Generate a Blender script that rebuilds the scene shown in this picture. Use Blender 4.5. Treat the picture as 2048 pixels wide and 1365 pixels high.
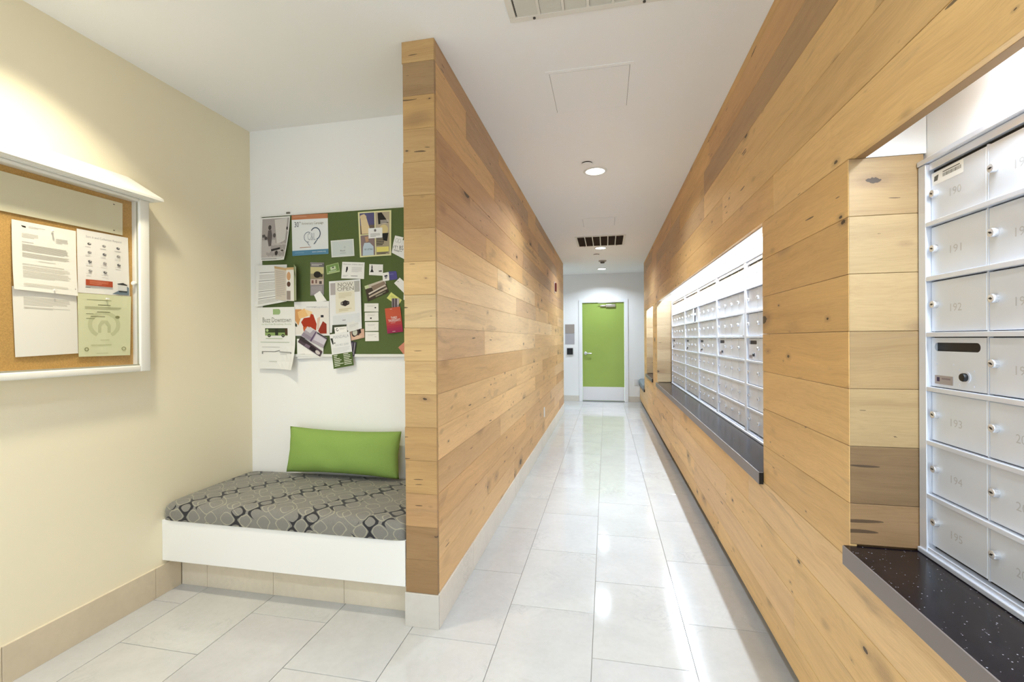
import bpy, bmesh, math, random
from mathutils import Matrix, Vector

random.seed(7)
for o in list(bpy.data.objects):
    bpy.data.objects.remove(o, do_unlink=True)
scene = bpy.context.scene
COL = scene.collection

# ---------------------------------------------------------------- camera
CAM_H, F_PX = 1.3431, 912.34
yaw, pitch, roll = math.radians(11.6496), math.radians(-0.1834), math.radians(0.3912)
fw = Vector((-math.sin(yaw) * math.cos(pitch), math.cos(yaw) * math.cos(pitch), math.sin(pitch)))
rt = Vector((math.cos(yaw), math.sin(yaw), 0))
up = rt.cross(fw)
rt2 = rt * math.cos(roll) - up * math.sin(roll)
up2 = up * math.cos(roll) + rt * math.sin(roll)
cam_data = bpy.data.cameras.new('camera')
cam_data.sensor_fit = 'HORIZONTAL'
cam_data.sensor_width = 36.0
cam_data.lens = F_PX * 36.0 / 2048.0
cam_data.clip_start = 0.02
cam = bpy.data.objects.new('camera', cam_data)
COL.objects.link(cam)
cam.matrix_world = Matrix(((rt2.x, up2.x, -fw.x, 0), (rt2.y, up2.y, -fw.y, 0),
                           (rt2.z, up2.z, -fw.z, CAM_H), (0, 0, 0, 1)))
scene.camera = cam

# ---------------------------------------------------------------- world and exposure
world = bpy.data.worlds.new('world')
scene.world = world
world.use_nodes = True
world.node_tree.nodes['Background'].inputs[0].default_value = (0.80, 0.91, 1.0, 1)
world.node_tree.nodes['Background'].inputs[1].default_value = 2.4
scene.view_settings.view_transform = 'Standard'
scene.view_settings.look = 'None'
scene.view_settings.gamma = 1.0
scene.view_settings.use_curve_mapping = False
scene.view_settings.exposure = 0.12

POWER_CORRIDOR = 16.5       # each ceiling downlight, watts
POWER_ALCOVE = 12.0         # downlight beside the notice case
POWER_STRIP = 15.0          # mail recess strip, watts per metre
COL_CORRIDOR = (0.74, 0.86, 1.0)
COL_ALCOVE = (1.0, 0.92, 0.72)
COL_STRIP = (0.74, 0.87, 1.0)

# ---------------------------------------------------------------- dimensions (metres)
ZC = 2.743                       # ceiling
XP, XPL = -0.7713, -0.9282       # partition corridor face / alcove face
Y0, Y1 = 2.0, 8.47               # partition near / far end
XL = -2.3244                     # left wall
YB = 2.638                       # alcove back wall
YE = 9.98                        # end wall
XR = 0.6915                      # right wall face
XM = 0.877                       # mailbox door plane
YR_END = 8.75                    # right wall far end
REAR = -1.6                      # wall behind the camera
R1 = (-0.55, 1.4958)
R2 = (2.24, 6.60)
R3 = (7.15, 8.28)
Z_REC, Z_CTR = 1.86, 0.737       # recess head / counter top

# ---------------------------------------------------------------- helpers
def lin(c):
    return tuple((v / 255 / 12.92) if v / 255 <= 0.04045 else ((v / 255 + 0.055) / 1.055) ** 2.4 for v in c)

_mats = {}
def mat(name, rgb, rough=0.5, metal=0.0, spec=0.5, emit=None, strength=0.0, coat=0.0, alpha=1.0, transmission=0.0, noise=0.0, nscale=40.0, bump=0.0, bscale=200.0):
    if name in _mats:
        return _mats[name]
    m = bpy.data.materials.new(name)
    m.use_nodes = True
    nt = m.node_tree
    b = nt.nodes['Principled BSDF']
    c = lin(rgb)
    b.inputs['Base Color'].default_value = (*c, 1)
    b.inputs['Roughness'].default_value = rough
    b.inputs['Metallic'].default_value = metal
    b.inputs['Specular IOR Level'].default_value = spec
    b.inputs['Coat Weight'].default_value = coat
    b.inputs['Transmission Weight'].default_value = transmission
    if emit:
        b.inputs['Emission Color'].default_value = (*emit, 1)
        b.inputs['Emission Strength'].default_value = strength
    if noise or bump:
        tc = nt.nodes.new('ShaderNodeTexCoord')
        if noise:
            n = nt.nodes.new('ShaderNodeTexNoise')
            n.inputs['Scale'].default_value = nscale
            n.inputs['Detail'].default_value = 5
            nt.links.new(tc.outputs['Object'], n.inputs['Vector'])
            r = nt.nodes.new('ShaderNodeValToRGB')
            r.color_ramp.elements[0].position, r.color_ramp.elements[1].position = 0.3, 0.7
            r.color_ramp.elements[0].color = (*[v * (1 - noise) for v in c], 1)
            r.color_ramp.elements[1].color = (*[min(1, v * (1 + noise)) for v in c], 1)
            nt.links.new(n.outputs['Fac'], r.inputs['Fac'])
            nt.links.new(r.outputs['Color'], b.inputs['Base Color'])
        if bump:
            n2 = nt.nodes.new('ShaderNodeTexNoise')
            n2.inputs['Scale'].default_value = bscale
            n2.inputs['Detail'].default_value = 3
            nt.links.new(tc.outputs['Object'], n2.inputs['Vector'])
            bp = nt.nodes.new('ShaderNodeBump')
            bp.inputs['Strength'].default_value = bump
            bp.inputs['Distance'].default_value = 0.002
            nt.links.new(n2.outputs['Fac'], bp.inputs['Height'])
            nt.links.new(bp.outputs['Normal'], b.inputs['Normal'])
    _mats[name] = m
    return m

def ink(rgb):
    return mat('ink_%02x%02x%02x' % tuple(int(v) for v in rgb), rgb, 0.7, spec=0.2)

class N:
    """tiny node-graph helper"""
    def __init__(self, name):
        self.m = bpy.data.materials.new(name)
        self.m.use_nodes = True
        self.t = self.m.node_tree
        self.b = self.t.nodes['Principled BSDF']
    def n(self, typ, **kw):
        x = self.t.nodes.new('ShaderNode' + typ)
        for k, v in kw.items():
            setattr(x, k, v)
        return x
    def l(self, a, b):
        self.t.links.new(a, b)
    def val(self, sock, v):
        if hasattr(v, 'links') or isinstance(v, bpy.types.NodeSocket):
            self.l(v, sock)
        else:
            sock.default_value = v
    def math(self, op, a, b=0.0, clamp=False):
        x = self.n('Math', operation=op, use_clamp=clamp)
        self.val(x.inputs[0], a); self.val(x.inputs[1], b)
        return x.outputs[0]
    def vmul(self, v, s):
        x = self.n('VectorMath', operation='MULTIPLY')
        self.l(v, x.inputs[0]); x.inputs[1].default_value = s
        return x.outputs[0]
    def noise(self, vec, scale=1.0, detail=4, rough=0.55, dist=0.0):
        x = self.n('TexNoise')
        self.l(vec, x.inputs['Vector'])
        x.inputs['Scale'].default_value = scale
        x.inputs['Detail'].default_value = detail
        x.inputs['Roughness'].default_value = rough
        x.inputs['Distortion'].default_value = dist
        return x.outputs['Fac']
    def ramp(self, fac, stops):
        x = self.n('ValToRGB')
        while len(x.color_ramp.elements) < len(stops):
            x.color_ramp.elements.new(0.5)
        for e, (p, c) in zip(x.color_ramp.elements, stops):
            e.position = p
            e.color = (*c, 1) if len(c) == 3 else c
        self.l(fac, x.inputs['Fac'])
        return x.outputs['Color']
    def smooth(self, v, a, b):
        x = self.n('MapRange', interpolation_type='SMOOTHSTEP')
        self.val(x.inputs[0], v)
        x.inputs[1].default_value, x.inputs[2].default_value = a, b
        return x.outputs[0]
    def mix(self, fac, a, b, mode='MIX'):
        x = self.n('Mix', data_type='RGBA', blend_type=mode)
        self.val(x.inputs[0], fac)
        self.val(x.inputs[6], a); self.val(x.inputs[7], b)
        return x.outputs[2]
    def obj_vec(self, jitter=60.0):
        tc = self.n('TexCoord'); oi = self.n('ObjectInfo')
        r = self.math('MULTIPLY', oi.outputs['Random'], jitter)
        cx = self.n('CombineXYZ')
        self.l(r, cx.inputs[0]); self.l(self.math('MULTIPLY', r, 1.7), cx.inputs[1]); self.l(self.math('MULTIPLY', r, 0.6), cx.inputs[2])
        add = self.n('VectorMath', operation='ADD')
        self.l(tc.outputs['Object'], add.inputs[0]); self.l(cx.outputs[0], add.inputs[1])
        return add.outputs[0], oi

def wood_material(name, axis, dk=1.0):
    g = N(name)
    v, oi = g.obj_vec()
    def s(along, across):
        return (along, across, across) if axis == 'X' else (across, along, across)
    # grain bends round the knots: offset the cross-grain coordinate near each knot
    nz = g.n('TexNoise'); nz.inputs['Scale'].default_value = 3.0; nz.inputs['Detail'].default_value = 2
    g.l(v, nz.inputs['Vector'])
    sc = g.n('VectorMath', operation='SCALE'); g.l(nz.outputs['Color'], sc.inputs[0]); sc.inputs['Scale'].default_value = 0.05
    wob = g.n('VectorMath', operation='ADD'); g.l(v, wob.inputs[0]); g.l(sc.outputs[0], wob.inputs[1])
    w_ = wob.outputs[0]
    grain = g.noise(g.vmul(w_, s(1.1, 26)), 1.0, 8, 0.62, 0.35)
    fine = g.noise(g.vmul(w_, s(7, 300)), 1.0, 3, 0.6)
    streak = g.noise(g.vmul(w_, s(0.9, 8)), 1.0, 5, 0.6, 0.9)
    big = g.noise(g.vmul(v, s(0.7, 3.0)), 1.0, 2)
    col = g.mix(1.0, oi.outputs['Color'], g.ramp(grain, [(0.25, (0.84, 0.80, 0.76)), (0.5, (1, 1, 1)), (0.75, (1.08, 1.08, 1.07))]), 'MULTIPLY')
    col = g.mix(1.0, col, g.ramp(fine, [(0.3, (0.91, 0.895, 0.88)), (0.6, (1.03, 1.03, 1.03))]), 'MULTIPLY')
    col = g.mix(1.0, col, g.ramp(big, [(0.3, (0.90, 0.885, 0.88)), (0.65, (1.06, 1.06, 1.05))]), 'MULTIPLY')
    col = g.mix(g.math('MULTIPLY', g.smooth(streak, 0.58, 0.76), 0.55), col, (0.23, 0.15, 0.10, 1))
    def knots(sa, sx, density, rmin, rmax, dark):
        vo = g.n('TexVoronoi'); vo.inputs['Scale'].default_value = 1.0
        g.l(g.vmul(w_, s(sa, sx)), vo.inputs['Vector'])
        sep = g.n('SeparateColor'); g.l(vo.outputs['Color'], sep.inputs[0])
        on = g.math('GREATER_THAN', sep.outputs[0], 1 - density)
        rough_ = g.math('MULTIPLY', g.math('SUBTRACT', g.noise(v, 160, 3), 0.5), 0.06)
        dist = g.math('ADD', vo.outputs['Distance'], rough_)
        rad = g.math('ADD', g.math('MULTIPLY', g.math('POWER', sep.outputs[1], 3.0), rmax - rmin), rmin)
        core_ = g.math('MULTIPLY', g.math('LESS_THAN', dist, rad), on)
        hal = g.n('MapRange', interpolation_type='SMOOTHSTEP'); g.l(dist, hal.inputs[0]); g.l(rad, hal.inputs[1]); g.l(g.math('MULTIPLY', rad, 3.4), hal.inputs[2]); hal.inputs[3].default_value = 1; hal.inputs[4].default_value = 0
        return core_, g.math('MULTIPLY', hal.outputs[0], on)
    core, halo = knots(3.2, 7.2, 0.42 * dk, 0.03, 0.18, 0.9)
    col = g.mix(g.math('MULTIPLY', halo, 0.48), col, (0.20, 0.115, 0.06, 1))
    col = g.mix(g.math('MULTIPLY', core, 0.86), col, (0.03, 0.018, 0.011, 1))
    hole, hh = knots(9, 20, 0.26, 0.04, 0.15, 0.9)
    col = g.mix(g.math('MULTIPLY', hh, 0.35), col, (0.2, 0.11, 0.06, 1))
    col = g.mix(g.math('MULTIPLY', hole, 0.85), col, (0.03, 0.018, 0.01, 1))
    crack, ch = knots(5.5, 60, 0.10 * dk * dk, 0.08, 0.26 * dk, 0.9)
    col = g.mix(g.math('MULTIPLY', crack, 0.8), col, (0.05, 0.03, 0.018, 1))
    g.l(col, g.b.inputs['Base Color'])
    g.b.inputs['Roughness'].default_value = 0.5
    g.b.inputs['Specular IOR Level'].default_value = 0.35
    bp = g.n('Bump'); bp.inputs['Strength'].default_value = 0.16; bp.inputs['Distance'].default_value = 0.002
    g.l(g.math('SUBTRACT', grain, g.math('MULTIPLY', core, 1.2)), bp.inputs['Height'])
    g.l(bp.outputs['Normal'], g.b.inputs['Normal'])
    return g.m

def stone_material(name, base, rough, vein):
    g = N(name)
    v, oi = g.obj_vec(90)
    cloud = g.noise(v, 3.2, 6, 0.6, 0.6)
    fine = g.noise(v, 34, 5, 0.65)
    ridge = g.noise(v, 5.0, 8, 0.7, 1.5)
    veinf = g.math('SUBTRACT', 1.0, g.smooth(g.math('ABSOLUTE', g.math('SUBTRACT', ridge, 0.5)), 0.0, 0.035))
    patch = g.smooth(g.noise(v, 2.0, 3), 0.5, 0.66)
    c = lin(base)
    col = g.ramp(cloud, [(0.3, tuple(x * 0.94 for x in c)), (0.7, tuple(min(1, x * 1.05) for x in c))])
    col = g.mix(1.0, col, oi.outputs['Color'], 'MULTIPLY')
    col = g.mix(1.0, col, g.ramp(fine, [(0.3, (0.97, 0.965, 0.955)), (0.6, (1.01, 1.01, 1.01))]), 'MULTIPLY')
    col = g.mix(g.math('MULTIPLY', g.math('MULTIPLY', veinf, patch), vein), col, tuple(x * 0.62 for x in c) + (1,))
    g.l(col, g.b.inputs['Base Color'])
    g.b.inputs['Roughness'].default_value = rough
    return g.m

def link(o, parent=None):
    COL.objects.link(o)
    if parent is not None:
        o.parent = parent
    return o

def mesh_obj(name, verts, faces, mats, parent=None, mi=None, smooth=False, loc=None):
    me = bpy.data.meshes.new(name)
    me.from_pydata(verts, [], faces)
    for m in (mats if isinstance(mats, (list, tuple)) else [mats]):
        me.materials.append(m)
    if mi:
        me.polygons.foreach_set('material_index', mi)
    if smooth:
        me.polygons.foreach_set('use_smooth', [True] * len(me.polygons))
    me.update()
    o = bpy.data.objects.new(name, me)
    if loc:
        o.location = loc
    return link(o, parent)

class MB:
    def __init__(self):
        self.v, self.f, self.mi, self.m = [], [], [], 0
    def add(self, vs, fs):
        k = len(self.v)
        self.v += [tuple(x) for x in vs]
        self.f += [tuple(i + k for i in f) for f in fs]
        self.mi += [self.m] * len(fs)
        return self
    def box(self, x0, x1, y0, y1, z0, z1):
        return self.add([(x0, y0, z0), (x1, y0, z0), (x1, y1, z0), (x0, y1, z0), (x0, y0, z1), (x1, y0, z1), (x1, y1, z1), (x0, y1, z1)],
                        [(0, 3, 2, 1), (4, 5, 6, 7), (0, 1, 5, 4), (1, 2, 6, 5), (2, 3, 7, 6), (3, 0, 4, 7)])
    def cbox(self, x0, x1, y0, y1, z0, z1, c):
        """box with all edges chamfered"""
        bm = bmesh.new()
        bmesh.ops.create_cube(bm, size=1)
        for w in bm.verts:
            w.co = Vector(((x0 + x1) / 2 + w.co.x * (x1 - x0), (y0 + y1) / 2 + w.co.y * (y1 - y0), (z0 + z1) / 2 + w.co.z * (z1 - z0)))
        bmesh.ops.bevel(bm, geom=bm.edges[:], offset=c, segments=2, affect='EDGES', profile=0.5)
        bm.verts.index_update()
        self.add([w.co[:] for w in bm.verts], [[w.index for w in f.verts] for f in bm.faces])
        bm.free()
        return self
    def lathe(self, prof, origin, axis, seg=24, cap=True):
        """prof: list of (radius, height) along axis"""
        ax = Vector(axis).normalized()
        a = ax.orthogonal().normalized(); b = ax.cross(a)
        o = Vector(origin); vs = []; fs = []
        for r, h in prof:
            for i in range(seg):
                t = 2 * math.pi * i / seg
                vs.append(o + ax * h + (a * math.cos(t) + b * math.sin(t)) * r)
        for j in range(len(prof) - 1):
            for i in range(seg):
                i2 = (i + 1) % seg
                fs.append((j * seg + i, j * seg + i2, (j + 1) * seg + i2, (j + 1) * seg + i))
        if cap:
            fs.append(tuple(range(seg))[::-1])
            fs.append(tuple((len(prof) - 1) * seg + i for i in range(seg)))
        return self.add(vs, fs)
    def tube(self, pts, r, seg=10):
        pts = [Vector(p) for p in pts]
        vs, fs = [], []
        for i, p in enumerate(pts):
            d = (pts[min(i + 1, len(pts) - 1)] - pts[max(i - 1, 0)]).normalized()
            a = d.orthogonal().normalized() if i == 0 else (a - d * a.dot(d)).normalized()
            b = d.cross(a)
            for k in range(seg):
                t = 2 * math.pi * k / seg
                vs.append(p + (a * math.cos(t) + b * math.sin(t)) * r)
        for i in range(len(pts) - 1):
            for k in range(seg):
                k2 = (k + 1) % seg
                fs.append((i * seg + k, i * seg + k2, (i + 1) * seg + k2, (i + 1) * seg + k))
        fs.append(tuple(range(seg))[::-1]); fs.append(tuple((len(pts) - 1) * seg + k for k in range(seg)))
        return self.add(vs, fs)
    def build(self, name, mats, parent=None, smooth=False):
        return mesh_obj(name, self.v, self.f, mats, parent, self.mi, smooth)

def auto_smooth(o, deg=40):
    me = o.data
    bm = bmesh.new(); bm.from_mesh(me)
    bmesh.ops.recalc_face_normals(bm, faces=bm.faces)
    for e in bm.edges:
        e.smooth = len(e.link_faces) == 2 and e.calc_face_angle(0) < math.radians(deg)
    for f in bm.faces:
        f.smooth = True
    bm.to_mesh(me); bm.free()
    return o

def tag(o, label, cat, group=None, kind=None):
    if label: o['label'] = label
    if cat: o['category'] = cat
    if group: o['group'] = group
    if kind: o['kind'] = kind
    return o

def thing(name, loc, label, cat, group=None):
    o = bpy.data.objects.new(name, None)
    o.empty_display_size = 0.05
    o.location = loc
    link(o)
    return tag(o, label, cat, group)

def under(o, root):
    """parent a mesh built in world coordinates to an Empty without moving it"""
    o.parent = root
    o.matrix_parent_inverse = Matrix.Translation(root.location).inverted()
    return o

def structure(name, mb, mats):
    return tag(mb.build(name, mats), None, None, kind='structure')

_slabs = {}
def slab(name, lo, hi, face, c, m, parent, color=None):
    """one board/tile: a box whose outward face (e.g. '+x') carries a chamfered rim; shared mesh for equal sizes"""
    size = [hi[i] - lo[i] for i in range(3)]
    key = (tuple(round(s, 4) for s in size), face, c, m.name)
    if key not in _slabs:
        ax = 'xyz'.index(face[1]); sg = 1 if face[0] == '+' else -1
        u, w = [i for i in range(3) if i != ax]
        def pt(a, b, d):
            p = [0, 0, 0]; p[u], p[w], p[ax] = a, b, d
            return tuple(p)
        hu, hw, ht = size[u] / 2, size[w] / 2, size[ax] / 2
        vs = []
        for d, k in ((-sg * ht, 0), (sg * (ht - c), 0), (sg * ht, c)):
            vs += [pt(-hu + k, -hw + k, d), pt(hu - k, -hw + k, d), pt(hu - k, hw - k, d), pt(-hu + k, hw - k, d)]
        fs = [(0, 3, 2, 1), (8, 9, 10, 11)]
        for j in (0, 4):
            for i in range(4):
                i2 = (i + 1) % 4
                fs.append((j + i, j + i2, j + 4 + i2, j + 4 + i))
        me = bpy.data.meshes.new(name)
        me.from_pydata(vs, [], fs)
        me.materials.append(m)
        bm = bmesh.new(); bm.from_mesh(me); bmesh.ops.recalc_face_normals(bm, faces=bm.faces); bm.to_mesh(me); bm.free()
        _slabs[key] = me
    o = bpy.data.objects.new(name, _slabs[key])
    o.location = [(lo[i] + hi[i]) / 2 for i in range(3)]
    if color:
        o.color = (*color, 1)
    return link(o, parent)

def text_tris(s, font_size=1.0):
    cu = bpy.data.curves.new('t', 'FONT')
    cu.body = s; cu.size = font_size; cu.resolution_u = 2
    ob = bpy.data.objects.new('t', cu)
    me = ob.to_mesh()
    vs = [v.co[:2] for v in me.vertices]; fs = [tuple(p.vertices) for p in me.polygons]
    ob.to_mesh_clear()
    bpy.data.objects.remove(ob); bpy.data.curves.remove(cu)
    return vs, fs

# ---------------------------------------------------------------- shared materials
WOOD_Y = wood_material('oak_grain_along_wall', 'Y')
WOOD_X = wood_material('oak_grain_across', 'X', 1.5)
TILE = stone_material('polished_limestone', (190, 189, 187), 0.085, 0.35)
BASE = stone_material('honed_limestone', (214, 207, 194), 0.35, 0.3)
GROUT = mat('grout', (150, 144, 134), 0.9)
PAINT_W = mat('paint_white', (240, 239, 236), 0.55, spec=0.3, bump=0.12, bscale=350)
PAINT_C = mat('paint_cream', (240, 231, 203), 0.55, spec=0.3, bump=0.12, bscale=350)
PAINT_CEIL = mat('paint_ceiling', (242, 241, 238), 0.8, spec=0.2, bump=0.2, bscale=220)
WHITE_GLOSS = mat('white_enamel', (232, 230, 225), 0.28)
DARK = mat('dark_gap', (30, 24, 18), 0.9)
ALU = mat('anodised_aluminium', (220, 224, 232), 0.4, metal=0.3, noise=0.03, nscale=6)
ALU_RAIL = mat('aluminium_rail', (222, 226, 236), 0.28, metal=0.4)
CHROME = mat('nickel', (222, 222, 224), 0.25, metal=0.6)
BLACK = mat('black_plastic', (16, 15, 17), 0.45)

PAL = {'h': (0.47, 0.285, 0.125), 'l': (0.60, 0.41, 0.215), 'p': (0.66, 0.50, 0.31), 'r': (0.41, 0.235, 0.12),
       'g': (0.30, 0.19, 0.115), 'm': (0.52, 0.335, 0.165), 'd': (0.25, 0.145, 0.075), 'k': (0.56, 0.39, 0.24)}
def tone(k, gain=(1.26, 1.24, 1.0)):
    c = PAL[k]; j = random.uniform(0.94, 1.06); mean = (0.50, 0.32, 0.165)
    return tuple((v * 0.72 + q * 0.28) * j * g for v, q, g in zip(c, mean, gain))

# ---------------------------------------------------------------- floor: slab plus one object per tile
TW, TL, GAP = 0.4145, 0.6215, 0.0028
floor = structure('floor', MB().box(-2.5, 1.5, REAR, YE + 0.05, -0.08, -0.004), GROUT)
xs0 = -0.0662
for k in range(-6, 3):
    x0, x1 = xs0 + k * TW, xs0 + (k + 1) * TW
    ph = 1.942 if (k % 2 == 0) else 2.260
    j = math.floor((-1.3 - ph) / TL)
    while ph + j * TL < YE:
        a, b = ph + j * TL, ph + (j + 1) * TL
        j += 1
        lo_x, hi_x = max(x0 + GAP / 2, XL + 0.002), min(x1 - GAP / 2, 0.80)
        lo_y, hi_y = a + GAP / 2, min(b - GAP / 2, YE - 0.002)
        if hi_x - lo_x < 0.03 or hi_y - lo_y < 0.03 or hi_y < -1.3:
            continue
        if hi_x < XPL + 0.12 and lo_y > 2.12:        # behind the bench front and the partition
            if lo_y < 8.2:
                continue
        t = random.uniform(0.965, 1.02)
        slab('floor_tile', (lo_x, lo_y, -0.012), (hi_x, hi_y, 0.0), '+z', 0.0008, TILE, floor, (t, t * random.uniform(0.985, 1.0), t * random.uniform(0.96, 0.995)))

# ---------------------------------------------------------------- ceiling and plain walls
structure('ceiling', MB().box(-2.5, 1.5, REAR, YE + 0.05, ZC, ZC + 0.06), PAINT_CEIL)
structure('wall_left', MB().box(XL - 0.1, XL, REAR, YB + 0.1, 0, ZC), PAINT_C)
structure('wall_alcove_back', MB().box(XL, XPL + 0.02, YB, YB + 0.1, 0, ZC), PAINT_W)
structure('wall_end', MB().box(-2.5, -0.575, YE, YE + 0.1, 0, ZC).box(0.457, 1.5, YE, YE + 0.1, 0, ZC).box(-0.575, 0.457, YE, YE + 0.1, 2.19, ZC), PAINT_W)
structure('wall_rear', MB().box(-2.5, 1.5, REAR - 0.1, REAR, ZC - 0.12, ZC).box(-2.5, XL + 0.05, REAR - 0.1, REAR, 0, ZC - 0.12).box(XR - 0.05, 1.5, REAR - 0.1, REAR, 0, ZC - 0.12), PAINT_W)
# unseen glazed front, added behind the camera to let in fill light
w1 = MB()
for xm in (XL + 0.05, -1.55, -0.82, -0.08, XR - 0.10):
    w1.box(xm, xm + 0.05, REAR - 0.09, REAR - 0.03, 0, ZC - 0.12)
w1.box(XL + 0.05, XR - 0.05, REAR - 0.09, REAR - 0.03, 2.15, 2.2).box(XL + 0.05, XR - 0.05, REAR - 0.09, REAR - 0.03, 0, 0.08)
structure('added_window_1', w1, mat('added_window_frame_grey', (150, 150, 150), 0.4, metal=0.5))
structure('wall_side_passage', MB().box(-2.5, -2.4, YB + 0.1, YE, 0, ZC).box(-2.4, XPL, 8.3, 8.38, 0, ZC), PAINT_W)
structure('wall_bench_recess', MB().box(1.25, 1.33, YR_END - 0.1, YE, 0, ZC), PAINT_W)

# ---------------------------------------------------------------- partition: core, planks, stone base
part = structure('wall_partition', MB().box(XPL + 0.019, XP - 0.019, Y0 + 0.019, Y1, 0.0, ZC - 0.002), DARK)
PZ0, PP = 0.1576, 0.1553
joints = {16: [3.3, 5.1, 7.0], 15: [2.49, 4.6, 6.6], 14: [3.15, 5.3, 7.3], 13: [3.69, 5.9], 12: [4.3, 6.5], 11: [2.914, 4.25, 6.3], 10: [3.235, 5.0, 7.1],
          9: [3.93, 5.09, 6.17, 7.4], 8: [4.58, 6.6], 7: [2.86, 5.0, 6.9], 6: [4.2, 6.2], 5: [3.93, 5.6, 7.3], 4: [5.0, 7.0], 3: [3.3, 5.36, 7.2],
          2: [4.4, 6.4], 1: [2.9, 4.9, 6.9], 0: [3.8, 5.8, 7.6]}
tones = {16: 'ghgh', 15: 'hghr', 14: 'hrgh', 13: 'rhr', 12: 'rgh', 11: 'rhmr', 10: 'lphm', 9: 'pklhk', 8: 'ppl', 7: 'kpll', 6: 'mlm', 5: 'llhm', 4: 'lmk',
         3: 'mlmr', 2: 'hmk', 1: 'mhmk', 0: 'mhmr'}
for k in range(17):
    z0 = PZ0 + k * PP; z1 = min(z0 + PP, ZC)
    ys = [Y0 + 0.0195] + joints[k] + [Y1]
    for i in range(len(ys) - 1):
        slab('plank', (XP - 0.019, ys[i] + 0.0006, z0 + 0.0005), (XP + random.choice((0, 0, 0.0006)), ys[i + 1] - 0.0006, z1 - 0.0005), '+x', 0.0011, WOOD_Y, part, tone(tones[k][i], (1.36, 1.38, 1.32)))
end_t = 'ddrhhmllplmhmmhgm'  # lowest boards toned darker to stand for weaker light near the floor
for k in range(17):
    z0 = PZ0 + k * PP; z1 = min(z0 + PP, ZC)
    out = random.choice((0, 0, 0.002)) if k < 16 else 0.004
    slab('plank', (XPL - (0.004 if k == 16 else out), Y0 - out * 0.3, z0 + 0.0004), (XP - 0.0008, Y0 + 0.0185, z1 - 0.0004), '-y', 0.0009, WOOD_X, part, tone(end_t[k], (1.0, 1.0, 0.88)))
    slab('plank', (XPL, Y0 + 0.0195, z0 + 0.0004), (XPL + 0.0185, YB, z1 - 0.0004), '-x', 0.0009, WOOD_Y, part, tone('h'))
bbp = structure('baseboard_partition', MB().box(XPL + 0.0, XP - 0.002, Y0 + 0.004, Y1, 0.0, PZ0 - 0.0015), BASE)
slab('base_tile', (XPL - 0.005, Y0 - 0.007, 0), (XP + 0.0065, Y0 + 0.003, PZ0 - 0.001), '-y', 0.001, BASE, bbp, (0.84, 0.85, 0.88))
for a, b in [(Y0 + 0.0045, 2.56), (2.56, 3.18), (3.18, 3.8), (3.8, 4.42), (4.42, 5.05), (5.05, 5.67), (5.67, 6.29), (6.29, 6.91), (6.91, 7.54), (7.54, 8.16), (8.16, Y1)]:
    slab('base_tile', (XP - 0.002, a + 0.0008, 0), (XP + 0.007, b - 0.0008, PZ0 - 0.001), '+x', 0.001, BASE, bbp, (1.12, 1.12, 1.13))

# ---------------------------------------------------------------- left, end and bench-toe base tiles
bbl = structure('baseboard_left', MB().box(XL, XL + 0.002, REAR, 2.10, 0, 0.1565), BASE)
for a, b in [(-1.3, -0.53), (-0.53, 0.09), (0.09, 0.713), (0.713, 1.334), (1.334, 1.9546), (1.9546, 2.102)]:
    slab('base_tile', (XL + 0.002, a + 0.0008, 0), (XL + 0.012, b - 0.0008, 0.1565), '+x', 0.001, BASE, bbl, (1.0, 0.92, 0.78))
bbt = structure('baseboard_bench', MB().box(XL + 0.012, XPL - 0.006, 2.112, 2.13, 0, 0.178), DARK)
for a, b in [(XL + 0.0125, -2.146), (-2.146, -1.7325), (-1.7325, -1.318), (-1.318, XPL - 0.006)]:
    slab('base_tile', (a + 0.0008, 2.102, 0), (b - 0.0008, 2.112, 0.1785), '-y', 0.001, BASE, bbt, (1.06, 1.0, 0.90))
bbe = structure('baseboard_end', MB().box(-2.4, -0.58, YE - 0.002, YE, 0, 0.115).box(0.46, 1.25, YE - 0.002, YE, 0, 0.115), BASE)
slab('base_tile', (-1.2, YE - 0.012, 0), (-0.5805, YE - 0.002, 0.118), '-y', 0.001, BASE, bbe, (1, 1, 1))
slab('base_tile', (0.461, YE - 0.012, 0), (0.75, YE - 0.002, 0.118), '-y', 0.001, BASE, bbe, (0.98, 0.95, 0.93))

# ---------------------------------------------------------------- right wall: core with three recesses, planks
PT = 0.018
core = MB()
xb = XR + PT
core.box(xb, 1.25, REAR, YR_END, 0.06, Z_CTR - 0.06).box(xb, 1.25, YR_END, YE, 0.06, 0.355)                         # below the counters
core.box(xb, 0.735, REAR, YR_END, Z_REC, ZC)                             # header board
core.box(0.735, 1.25, REAR, YR_END, 2.06, ZC)                            # above the light coves
for a, b in [(REAR, R1[0]), (R1[1] + 0.019, R2[0]), (R2[1] + 0.019, R3[0]), (R3[1] + 0.019, YR_END)]:
    core.box(xb, 1.25, a, b, Z_CTR - 0.06, 2.06)
core.box(0.80, 1.25, REAR, YE, 0.0, 0.06)                                # recessed toe kick
wall_r = structure('wall_right', core, mat('wall_core_brown', (150, 116, 76), 0.7))
wp = structure('wall_recess_back', MB().box(0.887, 0.90, R1[0], R1[1] + 0.02, Z_CTR - 0.05, 2.06).box(0.887, 0.90, R2[0], R2[1] + 0.02, Z_CTR - 0.05, 2.06)
               .box(0.887, 0.90, R3[0], R3[1] + 0.02, Z_CTR - 0.05, 2.06), mat('recess_white', (244, 244, 242), 0.5, spec=0.3))
structure('trim_1', MB().box(0.7105, 0.757, R2[0] + 0.001, R2[1] - 0.001, Z_REC - 0.004, Z_REC - 0.0005), WHITE_GLOSS)
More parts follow.
